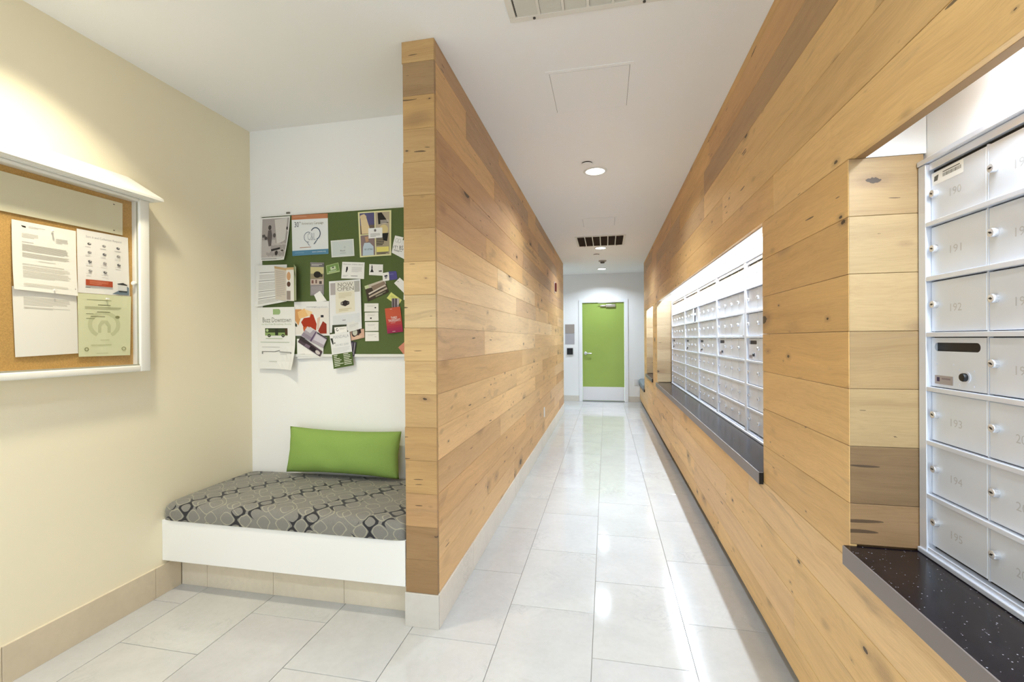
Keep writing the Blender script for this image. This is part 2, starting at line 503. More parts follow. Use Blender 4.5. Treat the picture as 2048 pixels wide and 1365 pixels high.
structure('trim_2', MB().box(0.735, 0.886, R1[1] - 0.0005, R1[1] + 0.0185, Z_REC + 0.0005, 2.059)
          .box(0.735, 0.886, R2[1] - 0.0005, R2[1] + 0.0185, Z_REC + 0.0005, 2.059).box(0.735, 0.886, R3[1] - 0.0005, R3[1] + 0.0185, Z_REC + 0.0005, 2.059), WHITE_GLOSS)

RP = 0.1667
def rplank(y0, y1, z0, z1, t, off=0.0):
    slab('plank', (XR - off, y0 + 0.0006, z0 + 0.0006), (XR + PT, y1 - 0.0006, z1 - 0.0006), '-x', 0.0012, WOOD_Y, wall_r, tone(t, (1.34, 1.32, 1.10)))
upper = [([REAR + 0.002, 2.1, 4.2, 6.4, YR_END], 'mhmr'), ([REAR + 0.002, 0.5, 2.95, 5.2, 7.0, YR_END], 'hmhrm'), ([REAR + 0.002, 1.3, 3.47, 5.6, 7.3, YR_END], 'lmgrh'),
         ([REAR + 0.002, 0.6, 3.47, 4.55, 6.6, YR_END], 'rghgr'), ([REAR + 0.002, 1.0, 3.3, 5.1, 7.2, YR_END], 'hrhrg'), ([REAR + 0.002, 1.9, 4.0, 6.2, YR_END], 'rhrh')]
for k, (ys, ts) in enumerate(upper):
    z0 = Z_REC + k * RP; z1 = min(z0 + RP, ZC)
    for i in range(len(ys) - 1):
        rplank(ys[i], ys[i + 1], z0, z1, ts[i], 0.0006 * (i % 2))
pier_t = ['hhhhmmm', 'mhhhmmm', 'hmhhhmm', 'lmlmlml']
for pi, (a, b) in enumerate([(R1[1] + 0.0005, R2[0] - 0.0), (R2[1], R3[0]), (R3[1], YR_END), (REAR + 0.002, R1[0])]):
    for k in range(7):
        z1 = Z_REC - k * RP; z0 = z1 - RP
        rplank(a, b, z0, z1, pier_t[pi][k], 0.0005 * (k % 2))
lower = [([REAR + 0.002, 1.0, 2.465, 4.6, 6.7, YE - 0.03], 'lkmkm'), ([REAR + 0.002, 0.4, 2.9, 5.1, 7.4, YE - 0.03], 'plkmk'), ([REAR + 0.002, 1.9, 3.9, 6.1, 8.0, YE - 0.03], 'lklmk'),
         ([REAR + 0.002, 0.9, 3.1, 5.3, 7.2, YE - 0.03], 'mlmkm')]
for k, (ys, ts) in enumerate(lower):
    z1 = 0.693 - k * RP; z0 = z1 - RP
    if k == 3:
        z0 = 0.072
    for i in range(len(ys) - 1):
        a, b = ys[i], ys[i + 1]
        top = min(z1, 0.36) if a >= YR_END else z1
        if k == 0 and i == len(ys) - 2:
            b = YR_END
        if k == 1 and i == len(ys) - 2:
            rplank(a, YR_END, z0, z1, ts[i]); continue
        rplank(a, b, z0, z1, ts[i], 0.0005 * (i % 2))
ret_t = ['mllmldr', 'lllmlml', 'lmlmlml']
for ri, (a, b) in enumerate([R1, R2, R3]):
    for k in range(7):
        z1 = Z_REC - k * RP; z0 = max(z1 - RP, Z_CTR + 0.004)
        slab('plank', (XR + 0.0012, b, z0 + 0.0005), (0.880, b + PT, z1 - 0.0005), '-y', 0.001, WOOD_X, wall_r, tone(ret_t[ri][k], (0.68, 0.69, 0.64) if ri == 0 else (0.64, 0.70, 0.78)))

# ---------------------------------------------------------------- counters
def counter_material():
    g = N('black_speckled_quartz')
    tc = g.n('TexCoord')
    vo = g.n('TexVoronoi'); vo.inputs['Scale'].default_value = 190
    g.l(tc.outputs['Object'], vo.inputs['Vector'])
    sp = g.n('SeparateColor'); g.l(vo.outputs['Color'], sp.inputs[0])
    spk = g.math('MULTIPLY', g.math('LESS_THAN', vo.outputs['Distance'], g.math('MULTIPLY', sp.outputs[1], 0.32)), g.math('GREATER_THAN', sp.outputs[0], 0.8))
    cl = g.noise(tc.outputs['Object'], 60, 4)
    col = g.ramp(cl, [(0.3, lin((14, 10, 14))), (0.7, lin((26, 20, 26)))])
    col = g.mix(g.math('MULTIPLY', spk, 0.6), col, (*lin((190, 186, 196)), 1))
    g.l(col, g.b.inputs['Base Color'])
    g.b.inputs['Roughness'].default_value = 0.2
    g.b.inputs['Specular IOR Level'].default_value = 0.38
    return g.m
QUARTZ = counter_material()
EDGE = mat('counter_edge', (122, 112, 108), 0.4)  # grey stands in for the floor's reflection on the dark edge
for (a, b), lab in zip([R1, R2, R3], ['black speckled counter ledge under the nearest mailboxes at the right edge',
                                      'long black speckled counter ledge under the middle row of mailboxes',
                                      'short black counter ledge in the farthest small recess near the green door']):
    t = thing('counter', (0.78, (a + b) / 2, Z_CTR - 0.05), lab, 'counter', 'mail counters')
    under(MB().box(0.6745, 0.8865, a + 0.001, b - 0.0006, Z_CTR - 0.012, Z_CTR).box(0.69, 0.8865, a + 0.001, b - 0.0006, Z_CTR - 0.05, Z_CTR - 0.012).build('countertop', QUARTZ), t)
    under(MB().cbox(0.671, 0.690, a - 0.002, b - 0.0006, Z_CTR - 0.055, Z_CTR - 0.0005, 0.0015).build('front_edge', EDGE), t)
    under(MB().box(0.6725, 0.6895, a - 0.004, a - 0.0021, Z_CTR - 0.054, Z_CTR - 0.002).build('end_cap', BLACK), t)

# ---------------------------------------------------------------- recess strip lights
TUBE = mat('strip_diffuser', (255, 255, 255), 0.5, emit=COL_STRIP, strength=62.0)
for (a, b), lab in zip([(R1[0] + 0.05, 1.20), (R2[0] + 0.08, R2[1] - 0.16), (R3[0] + 0.1, R3[1] - 0.1)], ['strip light hidden above the nearest mailboxes', 'long strip light hidden above the middle row of mailboxes', 'short strip light hidden above the farthest recess']):
    t = thing('strip_light', (0.82, (a + b) / 2, 2.0), lab, 'light', 'recess strip lights')
    under(MB().box(0.80, 0.86, a, b, 1.968, 1.995).build('housing', WHITE_GLOSS), t)
    for yh in (a + 0.05, b - 0.07):
        under(MB().box(0.822, 0.838, yh, yh + 0.02, 1.995, 2.06).build('hanger', WHITE_GLOSS), t)
    under(auto_smooth(MB().lathe([(0.011, 0), (0.011, b - a - 0.02)], (0.825, a + 0.01, 1.955), (0, 1, 0), 12).build('tube', TUBE)), t)
    ld = bpy.data.lights.new('strip_lamp', 'AREA')
    ld.shape = 'RECTANGLE'; ld.size = 0.025; ld.size_y = b - a - 0.02
    ld.energy = POWER_STRIP * (b - a) * (0.75 if b < 2 else 1.0); ld.color = COL_STRIP
    lo = bpy.data.objects.new('strip_lamp', ld); link(lo)
    lo.location = (0.822, (a + b) / 2, 1.940)
    lo.rotation_euler = (0, math.radians(14), 0)
    under(lo, t)

# ---------------------------------------------------------------- mailbox banks
lock_mesh = {}
def make_lock(x, y, z, parent, dark=False):
    key = dark
    if key not in lock_mesh:
        mb = MB(); mb.m = 0
        mb.lathe([(0.0105, 0.0), (0.0105, 0.0085), (0.0094, 0.0108), (0.0062, 0.0112)], (0, 0, 0), (-1, 0, 0), 16)
        mb.m = 1
        mb.box(-0.0117, -0.0111, -0.005, 0.005, -0.0012, 0.0012)
        mb.lathe([(0.0026, 0.0110), (0.0026, 0.0116)], (0, 0, 0), (-1, 0, 0), 10)
        o = mb.build('lock', [BLACK if dark else CHROME, BLACK])
        auto_smooth(o, 35)
        lock_mesh[key] = o.data
        bpy.data.objects.remove(o)
    o = bpy.data.objects.new('lock', lock_mesh[key])
    o.location = (x, y, z); o.rotation_euler = (random.uniform(-0.5, 0.5), 0, 0)
    return link(o, parent)

ROWS = [1.7985, 1.6505, 1.5015, 1.3485, 1.1995, 1.0515, 0.9045, 0.7615]
door_mesh = {}
def door_mesh_for(w, h):
    k = (round(w, 4), round(h, 4))
    if k not in door_mesh:
        o = slab('door', (0, 0, 0), (0.007, w, h), '-x', 0.0014, ALU, None)
        door_mesh[k] = o.data
        bpy.data.objects.remove(o)
    return door_mesh[k]

def place(o, root, loc):
    """parent to root (an unrotated empty) at a world location"""
    o.parent = root
    o.location = Vector(loc) - root.location
    return o

def number_text(s, w_each, h, parent, y, z, x):
    vs, fs = text_tris(s)
    x0, x1 = min(v[0] for v in vs), max(v[0] for v in vs); z0, z1 = min(v[1] for v in vs), max(v[1] for v in vs)
    W = w_each * len(s)
    out = [(x, y - (v[0] - x0) / (x1 - x0) * W, z + (v[1] - z0) / (z1 - z0) * h) for v in vs]
    return mesh_obj('number', out, fs, mat('engraved_number', (194, 195, 198), 0.45, metal=0.3), parent)

def mailbox_bank(y_far, ncol, pitch, label, numbers=None, sticker=False, ajar=(), near=None):
    """y_far = end of the bank farthest from the camera; columns run towards the camera"""
    st_far, st_near, div = 0.030, 0.016, 0.006
    y_near = y_far - st_far - ncol * pitch - st_near
    root = thing('mailbox_bank', (XM, (y_far + y_near) / 2, ROWS[-1] - 0.02), label, 'mailboxes', 'mailbox banks')
    fr = MB()
    fr.cbox(XM - 0.013, XM + 0.009, y_far - st_far, y_far - 0.0005, 0.743, 1.818, 0.0015)
    fr.cbox(XM - 0.013, XM + 0.009, y_near + 0.0005, y_near + st_near, 0.743, 1.818, 0.0015)
    fr.cbox(XM - 0.016, XM + 0.009, y_near, y_far, 1.8195, 1.8335, 0.0015)
    fr.cbox(XM - 0.004, XM + 0.009, y_near + st_near, y_far - st_far, ROWS[0] + 0.001, 1.8185, 0.001)
    fr.cbox(XM - 0.018, XM + 0.009, y_near, y_far, 0.7385, 0.752, 0.002)
    fr.cbox(XM - 0.011, XM + 0.009, y_near + st_near, y_far - st_far, 0.752, ROWS[-1] + 0.001, 0.001)
    under(fr.build('frame', ALU_RAIL), root)
    for r in range(1, 7):
        z = ROWS[r]
        o = MB().cbox(XM - 0.013, XM + 0.009, y_near + st_near + 0.0005, y_far - st_far - 0.0005, z - 0.006, z + 0.0065, 0.0014).build('shelf_rail', ALU_RAIL)
        under(o, root)
    for c in range(1, ncol):
        y = y_far - st_far - c * pitch
        o = MB()
        for r in range(7):
            o.box(XM - 0.0004, XM + 0.009, y - 0.0030, y + 0.0012, ROWS[r + 1] + 0.0068, ROWS[r] - 0.0062)
        under(o.build('divider', ALU), root)
    under(MB().box(XM + 0.0085, XM + 0.0098, y_near, y_far, 0.742, 1.83).build('back_pan', DARK), root)
    num = numbers or {}
    for c in range(ncol):
        ya = y_far - st_far - c * pitch - (0.001 if c == 0 else 0.0036)
        yb = y_far - st_far - (c + 1) * pitch + 0.0036
        for r in range(7):
            za, zb = ROWS[r + 1] + 0.0085, ROWS[r] - 0.0085
            w, h = ya - yb, zb - za
            if c == 0 and r == 3:
                # outgoing-mail door with a slot cut through it
                d = bpy.data.objects.new('outgoing_mail_door', None); link(d)
                d = MB()
                s0, s1, sz0, sz1 = ya - 0.012, ya - 0.165 * w / 0.183, zb - 0.036, zb - 0.013
                d.box(XM, XM + 0.007, yb, ya, sz1, zb).box(XM, XM + 0.007, yb, ya, za, sz0).box(XM, XM + 0.007, s0, ya, sz0, sz1).box(XM, XM + 0.007, yb, s1, sz0, sz1)
                rr = (sz1 - sz0) / 2
                for yy, sg in ((s0, -1), (s1, 1)):          # rounded ends of the slot
                    for q in (1, -1):
                        pts = [(yy, sz0 + rr + q * rr)]
                        for a in range(7):
                            t = math.pi / 2 * a / 6
                            pts.append((yy + sg * (rr - rr * math.cos(t)), sz0 + rr + q * rr * math.sin(t)))
                        f = [(XM + 0.0002, p[0], p[1]) for p in pts]
                        d.add(f, [tuple(range(len(f)))])
                od = under(d.build('outgoing_mail_door', ALU), root)
                o = MB().box(XM + 0.0072, XM + 0.0080, yb + 0.003, ya - 0.003, sz0 - 0.004, sz1 + 0.004).build('slot_shadow', BLACK); o.parent = od
                lk = make_lock(XM, ya - 0.122 * w / 0.183, za + 0.033, od, dark=True)
                ring = auto_smooth(MB().lathe([(0.0145, 0), (0.0145, 0.002), (0.0105, 0.003)], (XM, ya - 0.122 * w / 0.183, za + 0.033), (-1, 0, 0), 20).build('lock_collar', ALU_RAIL)); ring.parent = od
                pl = MB()
                pl.m = 0; pl.box(XM - 0.0012, XM, ya - 0.078 * w / 0.183, ya - 0.014, za + 0.008, za + 0.031)
                pl.m = 1; pl.box(XM - 0.0014, XM - 0.0012, ya - 0.032, ya - 0.022, za + 0.015, za + 0.026)
                pl.m = 2; pl.box(XM - 0.0014, XM - 0.0012, ya - 0.07 * w / 0.183, ya - 0.04, za + 0.021, za + 0.025)
                o = pl.build('plate', [mat('plate_grey', (170, 160, 158), 0.4, metal=0.4), ink((70, 55, 75)), ink((135, 120, 120))]); o.parent = od
                for yy, zz in ((ya - 0.02, za + 0.062), (ya - 0.08, za + 0.062), (ya - 0.1, za + 0.05), (ya - 0.145 * w / 0.183, za + 0.05), (ya - 0.1, za + 0.012), (ya - 0.145 * w / 0.183, za + 0.012)):
                    o = MB().lathe([(0.0028, 0), (0.0022, 0.0012)], (XM, yy, zz), (-1, 0, 0), 8).build('rivet', ALU_RAIL); o.parent = od
                continue
            d = bpy.data.objects.new('door', door_mesh_for(w, h)); link(d)
            place(d, root, (XM + 0.0035, (ya + yb) / 2, (za + zb) / 2))
            if (c, r) in ajar:
                d.rotation_euler = (0, 0, math.radians(-4)); d.location.x -= 0.009
            make_lock(-0.0035, w / 2 - 0.019, (za + zb) / 2 * 0 + 0.006 + random.uniform(-0.001, 0.001), d)
            if (c, r) in num:
                n_ = num[(c, r)]
                number_text(n_, 0.0130, 0.020, d, w / 2 - 0.070, -0.016, -0.0037)
            if sticker and (c, r) == (0, 0):
                s = MB()
                s.m = 0; s.add([(-0.0038, w / 2 - 0.006, 0.030), (-0.0038, w / 2 - 0.117, 0.030), (-0.0038, w / 2 - 0.117, 0.063), (-0.0038, w / 2 - 0.006, 0.063)], [(0, 3, 2, 1)])
                s.m = 1
                s.add([(-0.0039, w / 2 - 0.012, 0.040), (-0.0039, w / 2 - 0.026, 0.040), (-0.0039, w / 2 - 0.030, 0.055), (-0.0039, w / 2 - 0.014, 0.053)], [(0, 3, 2, 1)])
                y_ = w / 2 - 0.045
                while y_ > w / 2 - 0.108:
                    bw = random.choice((0.0006, 0.001, 0.0016))
                    s.add([(-0.0039, y_, 0.043), (-0.0039, y_ - bw, 0.043), (-0.0039, y_ - bw, 0.052), (-0.0039, y_, 0.052)], [(0, 3, 2, 1)])
                    y_ -= bw + random.choice((0.0006, 0.0012))
                s.add([(-0.0039, w / 2 - 0.045, 0.0545), (-0.0039, w / 2 - 0.105, 0.0545), (-0.0039, w / 2 - 0.105, 0.057), (-0.0039, w / 2 - 0.045, 0.057)], [(0, 3, 2, 1)])
                o = s.build('barcode_sticker', [ink((240, 238, 234)), ink((105, 102, 95))], d)
                tag(o, 'white barcode sticker on the top left door', None)
    return root

nums = {(0, 0): '190', (0, 1): '191', (0, 2): '192', (0, 4): '193', (0, 5): '194', (0, 6): '195'}
for r in range(7):
    nums[(1, r)] = str(196 + r)
mailbox_bank(1.4930, 4, 0.1905, 'nearest silver mailbox bank at the right edge with engraved door numbers', nums, sticker=True)
mailbox_bank(3.135, 4, 0.1780, 'silver mailbox bank at the near end of the long counter, half behind wood pier')
mailbox_bank(3.893, 4, 0.1780, 'silver mailbox bank second from the wood pier with one door ajar', ajar={(3, 2)})
mailbox_bank(4.651, 4, 0.1780, 'silver mailbox bank third from the wood pier in the long recess')
mailbox_bank(5.409, 4, 0.1780, 'silver mailbox bank fourth from the wood pier in the long recess', ajar={(2, 1)})
mailbox_bank(6.445, 5, 0.1975, 'farthest silver mailbox bank with five columns against the pale wood return')

# ---------------------------------------------------------------- downlights and ceiling fittings
LENS = mat('downlight_lens', (255, 255, 255), 0.4, emit=(1.0, 0.97, 0.92), strength=6.0)
TRIM = mat('downlight_trim', (226, 224, 218), 0.35)
def downlight(x, y, label, power, color, spread=138):
    t = thing('downlight', (x, y, ZC), label, 'downlight', 'recessed ceiling downlights')
    under(auto_smooth(MB().lathe([(0.098, 0.0), (0.098, 0.003), (0.090, 0.007), (0.078, 0.006), (0.076, 0.001)], (x, y, ZC), (0, 0, -1), 40, cap=False).build('trim_ring', TRIM)), t)
    under(MB().lathe([(0.077, 0.0012), (0.077, 0.0022)], (x, y, ZC), (0, 0, -1), 40).build('lens', LENS), t)
    ld = bpy.data.lights.new('downlight_lamp', 'AREA')
    ld.shape = 'DISK'; ld.size = 0.14; ld.energy = power; ld.color = color; ld.spread = math.radians(spread)
    lo = bpy.data.objects.new('downlight_lamp', ld); link(lo)
    lo.location = (x, y, ZC - 0.010)
    under(lo, t)
downlight(-0.08, 3.87, 'nearest round ceiling downlight in the corridor, beside a small white cap', POWER_CORRIDOR, COL_CORRIDOR)
downlight(-0.075, 7.15, 'round ceiling downlight just past the dark air grille', POWER_CORRIDOR, COL_CORRIDOR)
downlight(-0.075, 9.28, 'farthest round ceiling downlight in front of the green door', POWER_CORRIDOR * 1.2, COL_CORRIDOR)
downlight(-0.08, 0.59, 'round ceiling downlight above the camera position', POWER_CORRIDOR * 0.4, COL_CORRIDOR)
downlight(-1.87, 1.34, 'round ceiling downlight above the notice case on the cream wall', POWER_ALCOVE, COL_ALCOVE, 112)
downlight(-1.45, -0.45, 'added fill downlight, unseen, behind the camera over the left side', POWER_CORRIDOR * 1.35, COL_CORRIDOR)  # added to brighten the alcove floor and walls
downlight(-1.7, 9.2, 'round ceiling downlight in the side passage past the wood partition', POWER_CORRIDOR * 0.7, COL_CORRIDOR)

for x, y, r, lab in [(-0.14, 3.68, 0.044, 'small white round cap on the ceiling beside the nearest downlight'),
                     (-0.146, 7.67, 0.05, 'small white round cap on the ceiling past the second downlight')]:
    t = thing('sprinkler_cap', (x, y, ZC), lab, 'sprinkler cap', 'concealed sprinkler caps')
    under(auto_smooth(MB().lathe([(r, 0.008), (r, 0.010), (r * 0.94, 0.012)], (x, y, ZC), (0, 0, -1), 32).build('cover_plate', PAINT_CEIL)), t)
    under(MB().lathe([(r * 0.93, 0.0), (r * 0.93, 0.008)], (x, y, ZC), (0, 0, -1), 32).build('shadow_gap', DARK), t)
t = thing('smoke_detector', (-0.054, 8.31, ZC), 'small round smoke detector on the ceiling before the last downlight', 'smoke detector')
under(auto_smooth(MB().lathe([(0.07, 0), (0.07, 0.012), (0.058, 0.02), (0.058, 0.022)], (-0.054, 8.31, ZC), (0, 0, -1), 32).build('body', mat('detector_grey', (176, 168, 156), 0.5))), t)
under(auto_smooth(MB().lathe([(0.04, 0.022), (0.036, 0.046), (0.026, 0.05)], (-0.054, 8.31, ZC), (0, 0, -1), 28).build('sensing_chamber', mat('detector_dark', (92, 86, 80), 0.5))), t)

def access_panel(x0, x1, y0, y1, lab):
    t = thing('access_panel', ((x0 + x1) / 2, (y0 + y1) / 2, ZC), lab, 'access panel', 'ceiling access panels')
    f = MB(); w = 0.02; z0, z1 = ZC - 0.0035, ZC
    f.box(x0 - w, x1 + w, y0 - w, y0, z0, z1).box(x0 - w, x1 + w, y1, y1 + w, z0, z1).box(x0 - w, x0, y0, y1, z0, z1).box(x1, x1 + w, y0, y1, z0, z1)
    under(f.build('frame', PAINT_CEIL), t)
    under(MB().box(x0, x1, y0, y1, ZC - 0.0006, ZC).build('gap', mat('panel_gap', (120, 110, 98), 0.8)), t)
    under(MB().box(x0 + 0.0022, x1 - 0.0022, y0 + 0.0035, y1 - 0.0008, ZC - 0.003, ZC - 0.0006).build('hatch', PAINT_CEIL), t)
access_panel(-0.286, 0.129, 2.40, 2.82, 'square white access panel flush in the ceiling near the camera')
access_panel(-0.262, 0.110, 5.38, 5.76, 'square white access panel flush in the ceiling before the dark air grille')

def ceiling_vent(x0, x1, y0, y1, lab, tilt, dark_rgb, slat_rgb):
    t = thing('ceiling_vent', ((x0 + x1) / 2, (y0 + y1) / 2, ZC), lab, 'air grille', 'ceiling air grilles')
    w = 0.028; zl, zh = ZC - 0.009, ZC
    f = MB()
    f.cbox(x0, x1, y0, y0 + w, zl, zh, 0.002).cbox(x0, x1, y1 - w, y1, zl, zh, 0.002).cbox(x0, x0 + w, y0 + w, y1 - w, zl, zh, 0.002).cbox(x1 - w, x1, y0 + w, y1 - w, zl, zh, 0.002)
    WV = mat('vent_enamel', (224, 219, 208), 0.45)
    under(f.build('frame', WV), t)
    under(MB().box(x0 + w, x1 - w, y0 + w, y1 - w, ZC - 0.0012, ZC).build('duct_shadow', mat('duct_%d' % dark_rgb[0], dark_rgb, 0.9)), t)
    cw = (x1 - x0 - 2 * w) / 6
    for k in range(1, 6):
        xx = x0 + w + k * cw
        under(MB().box(xx - 0.006, xx + 0.006, y0 + w, y1 - w, zl + 0.0005, zh - 0.001).build('divider', WV), t)
    m = MB(); y = y0 + w + 0.004; pitch = 0.0135
    ca, sa = math.cos(tilt), math.sin(tilt)
    while y < y1 - w - 0.006:
        for k in range(6):
            xa, xb_ = x0 + w + k * cw + 0.007, x0 + w + (k + 1) * cw - 0.007
            hw = 0.0062; c = (y + pitch / 2, ZC - 0.0048)
            d = (hw * ca, hw * sa * 0.56); n = (0.0004, 0.0004)
            m.add([(xa, c[0] - d[0], c[1] - d[1]), (xb_, c[0] - d[0], c[1] - d[1]), (xb_, c[0] + d[0], c[1] + d[1]), (xa, c[0] + d[0], c[1] + d[1]),
                   (xa, c[0] - d[0], c[1] - d[1] + 0.0006), (xb_, c[0] - d[0], c[1] - d[1] + 0.0006), (xb_, c[0] + d[0], c[1] + d[1] + 0.0006), (xa, c[0] + d[0], c[1] + d[1] + 0.0006)],
                  [(0, 3, 2, 1), (4, 5, 6, 7), (0, 1, 5, 4), (2, 3, 7, 6)])
        y += pitch
    tag(under(m.build('louvres', mat('louvre_%d' % slat_rgb[0], slat_rgb, 0.5)), t), None, None, kind='stuff')
    for xx in (x0 + 0.107, x1 - 0.107):
        under(auto_smooth(MB().lathe([(0.006, 0), (0.006, 0.004), (0.004, 0.005)], (xx, y1 - 0.014, zl), (0, 0, -1), 14).build('latch', mat('latch_grey', (70, 64, 58), 0.5))), t)
ceiling_vent(-0.402, 0.27, 1.29, 1.97, 'pale louvred air grille at the top edge of the photo', math.radians(-38), (96, 92, 84), (206, 201, 188))
ceiling_vent(-0.412, 0.27, 6.29, 6.97, 'dark louvred air grille in the ceiling halfway down the corridor', math.radians(52), (84, 72, 62), (128, 114, 100))  # darker slats and backing put the louvres' shaded backs into the colour

# ---------------------------------------------------------------- devices on the partition
t = thing('alarm_strobe', (XP, 7.0, 2.07), 'small red wall alarm high on the wood partition', 'alarm')
under(MB().cbox(XP + 0.0005, XP + 0.010, 6.93, 7.07, 2.055, 2.225, 0.003).build('mounting_plate', mat('plate_pinkish', (226, 208, 200), 0.4)), t)
under(MB().cbox(XP + 0.010, XP + 0.034, 6.96, 7.04, 2.075, 2.205, 0.006).build('strobe_housing', mat('alarm_red', (122, 40, 30), 0.35)), t)
t = thing('outlet', (XP, 5.71, 0.36), 'white electrical outlet low on the wood partition', 'outlet')
under(MB().cbox(XP + 0.0006, XP + 0.007, 5.672, 5.748, 0.364, 0.486, 0.002).build('cover_plate', WHITE_GLOSS), t)
for zz in (0.398, 0.452):
    under(MB().cbox(XP + 0.007, XP + 0.0085, 5.694, 5.726, zz - 0.016, zz + 0.016, 0.0006).build('socket', WHITE_GLOSS), t)

# ---------------------------------------------------------------- end wall: door with frame, signs, card reader, outlet
GREEN = mat('door_green', (150, 172, 80), 0.42, noise=0.03, nscale=3)
DL, DR, DH = -0.5034, 0.3804, 2.1255
fr = MB()
fr.cbox(-0.575, DL - 0.004, YE - 0.022, YE + 0.08, 0, DH + 0.066, 0.002).cbox(DR + 0.004, 0.457, YE - 0.022, YE + 0.08, 0, DH + 0.066, 0.002).cbox(DL - 0.004, DR + 0.004, YE - 0.022, YE + 0.08, DH + 0.004, DH + 0.066, 0.002)
d1 = structure('door_1', fr, mat('door_frame_white', (238, 238, 238), 0.3))
leaf = MB().cbox(DL, DR, YE + 0.012, YE + 0.055, 0.012, DH, 0.002).build('leaf', GREEN, d1)
MB().cbox(DL + 0.006, DR - 0.006, YE + 0.009, YE + 0.0122, 0.02, 0.312, 0.0008).build('kick_plate', mat('kick_steel', (222, 222, 224), 0.34, metal=0.6), leaf)
h = MB()
h.lathe([(0.034, 0), (0.034, 0.007), (0.028, 0.012), (0.013, 0.013), (0.013, 0.045)], (-0.435, YE + 0.012, 1.035), (0, -1, 0), 24)
h.tube([(-0.435, YE - 0.030, 1.035), (-0.40, YE - 0.034, 1.035), (-0.33, YE - 0.034, 1.032), (-0.305, YE - 0.030, 1.030)], 0.0105, 10)
auto_smooth(h.build('lever_handle', CHROME, leaf))
cl = MB()
cl.cbox(0.0, 0.2, YE - 0.028, YE + 0.012, 2.022, 2.082, 0.004)
cl.cbox(-0.12, 0.0, YE - 0.022, YE + 0.006, 2.034, 2.07, 0.006)
cl.tube([(0.12, YE - 0.012, 2.082), (0.12, YE - 0.012, 2.1), (-0.16, YE - 0.06, 2.112), (0.2, YE - 0.02, 2.12)], 0.006, 8)
auto_smooth(cl.build('door_closer', mat('closer_alu', (178, 172, 158), 0.4, metal=0.6), leaf))
structure('trim_3', MB().box(DL - 0.003, DR + 0.003, YE - 0.02, YE + 0.06, 0.0, 0.006), mat('threshold', (90, 88, 90), 0.4, metal=0.5))

t = thing('wall_sign', (-0.77, YE, 1.22), 'grey two part door sign on the white wall left of the green door', 'sign')
up_ = under(MB().cbox(-0.872, -0.672, YE - 0.008, YE - 0.0005, 1.470, 1.665, 0.002).build('upper_plate', mat('sign_taupe', (158, 146, 136), 0.4)), t)
lw_ = under(MB().cbox(-0.872, -0.672, YE - 0.007, YE - 0.0005, 1.235, 1.466, 0.002).build('lower_plate', mat('sign_grey', (172, 168, 170), 0.4)), t)
s = MB().box(-0.828, -0.716, YE - 0.0088, YE - 0.0081, 1.575, 1.592).box(-0.82, -0.716, YE - 0.0088, YE - 0.0081, 1.547, 1.563).build('lettering', mat('copper_letters', (150, 102, 78), 0.4)); s.parent = up_; s.matrix_parent_inverse = up_.matrix_parent_inverse
s = MB()
for z_, a, b in [(1.385, -0.82, -0.72), (1.355, -0.82, -0.725), (1.315, -0.85, -0.69), (1.285, -0.845, -0.695)]:
    s.box(a, b, YE - 0.0078, YE - 0.0071, z_, z_ + 0.014)
s = s.build('lettering', mat('sign_letters', (136, 128, 138), 0.5)); s.parent = lw_; s.matrix_parent_inverse = lw_.matrix_parent_inverse
t = thing('card_reader', (-0.77, YE, 1.0), 'black square card reader under the grey door sign', 'card reader')
under(MB().cbox(-0.846, -0.694, YE - 0.006, YE - 0.0005, 0.99, 1.17, 0.002).build('back_plate', WHITE_GLOSS), t)
under(MB().cbox(-0.834, -0.706, YE - 0.026, YE - 0.0065, 1.008, 1.148, 0.004).build('reader_face', BLACK), t)
t = thing('outlet', (0.617, YE, 0.36), 'white electrical outlet on the end wall beside the far bench cushion', 'outlet')
under(MB().cbox(0.578, 0.656, YE - 0.007, YE - 0.0005, 0.36, 0.485, 0.002).build('cover_plate', WHITE_GLOSS), t)
for zz in (0.395, 0.449):
    under(MB().cbox(0.601, 0.633, YE - 0.0085, YE - 0.0071, zz - 0.016, zz + 0.016, 0.0006).build('socket', WHITE_GLOSS), t)

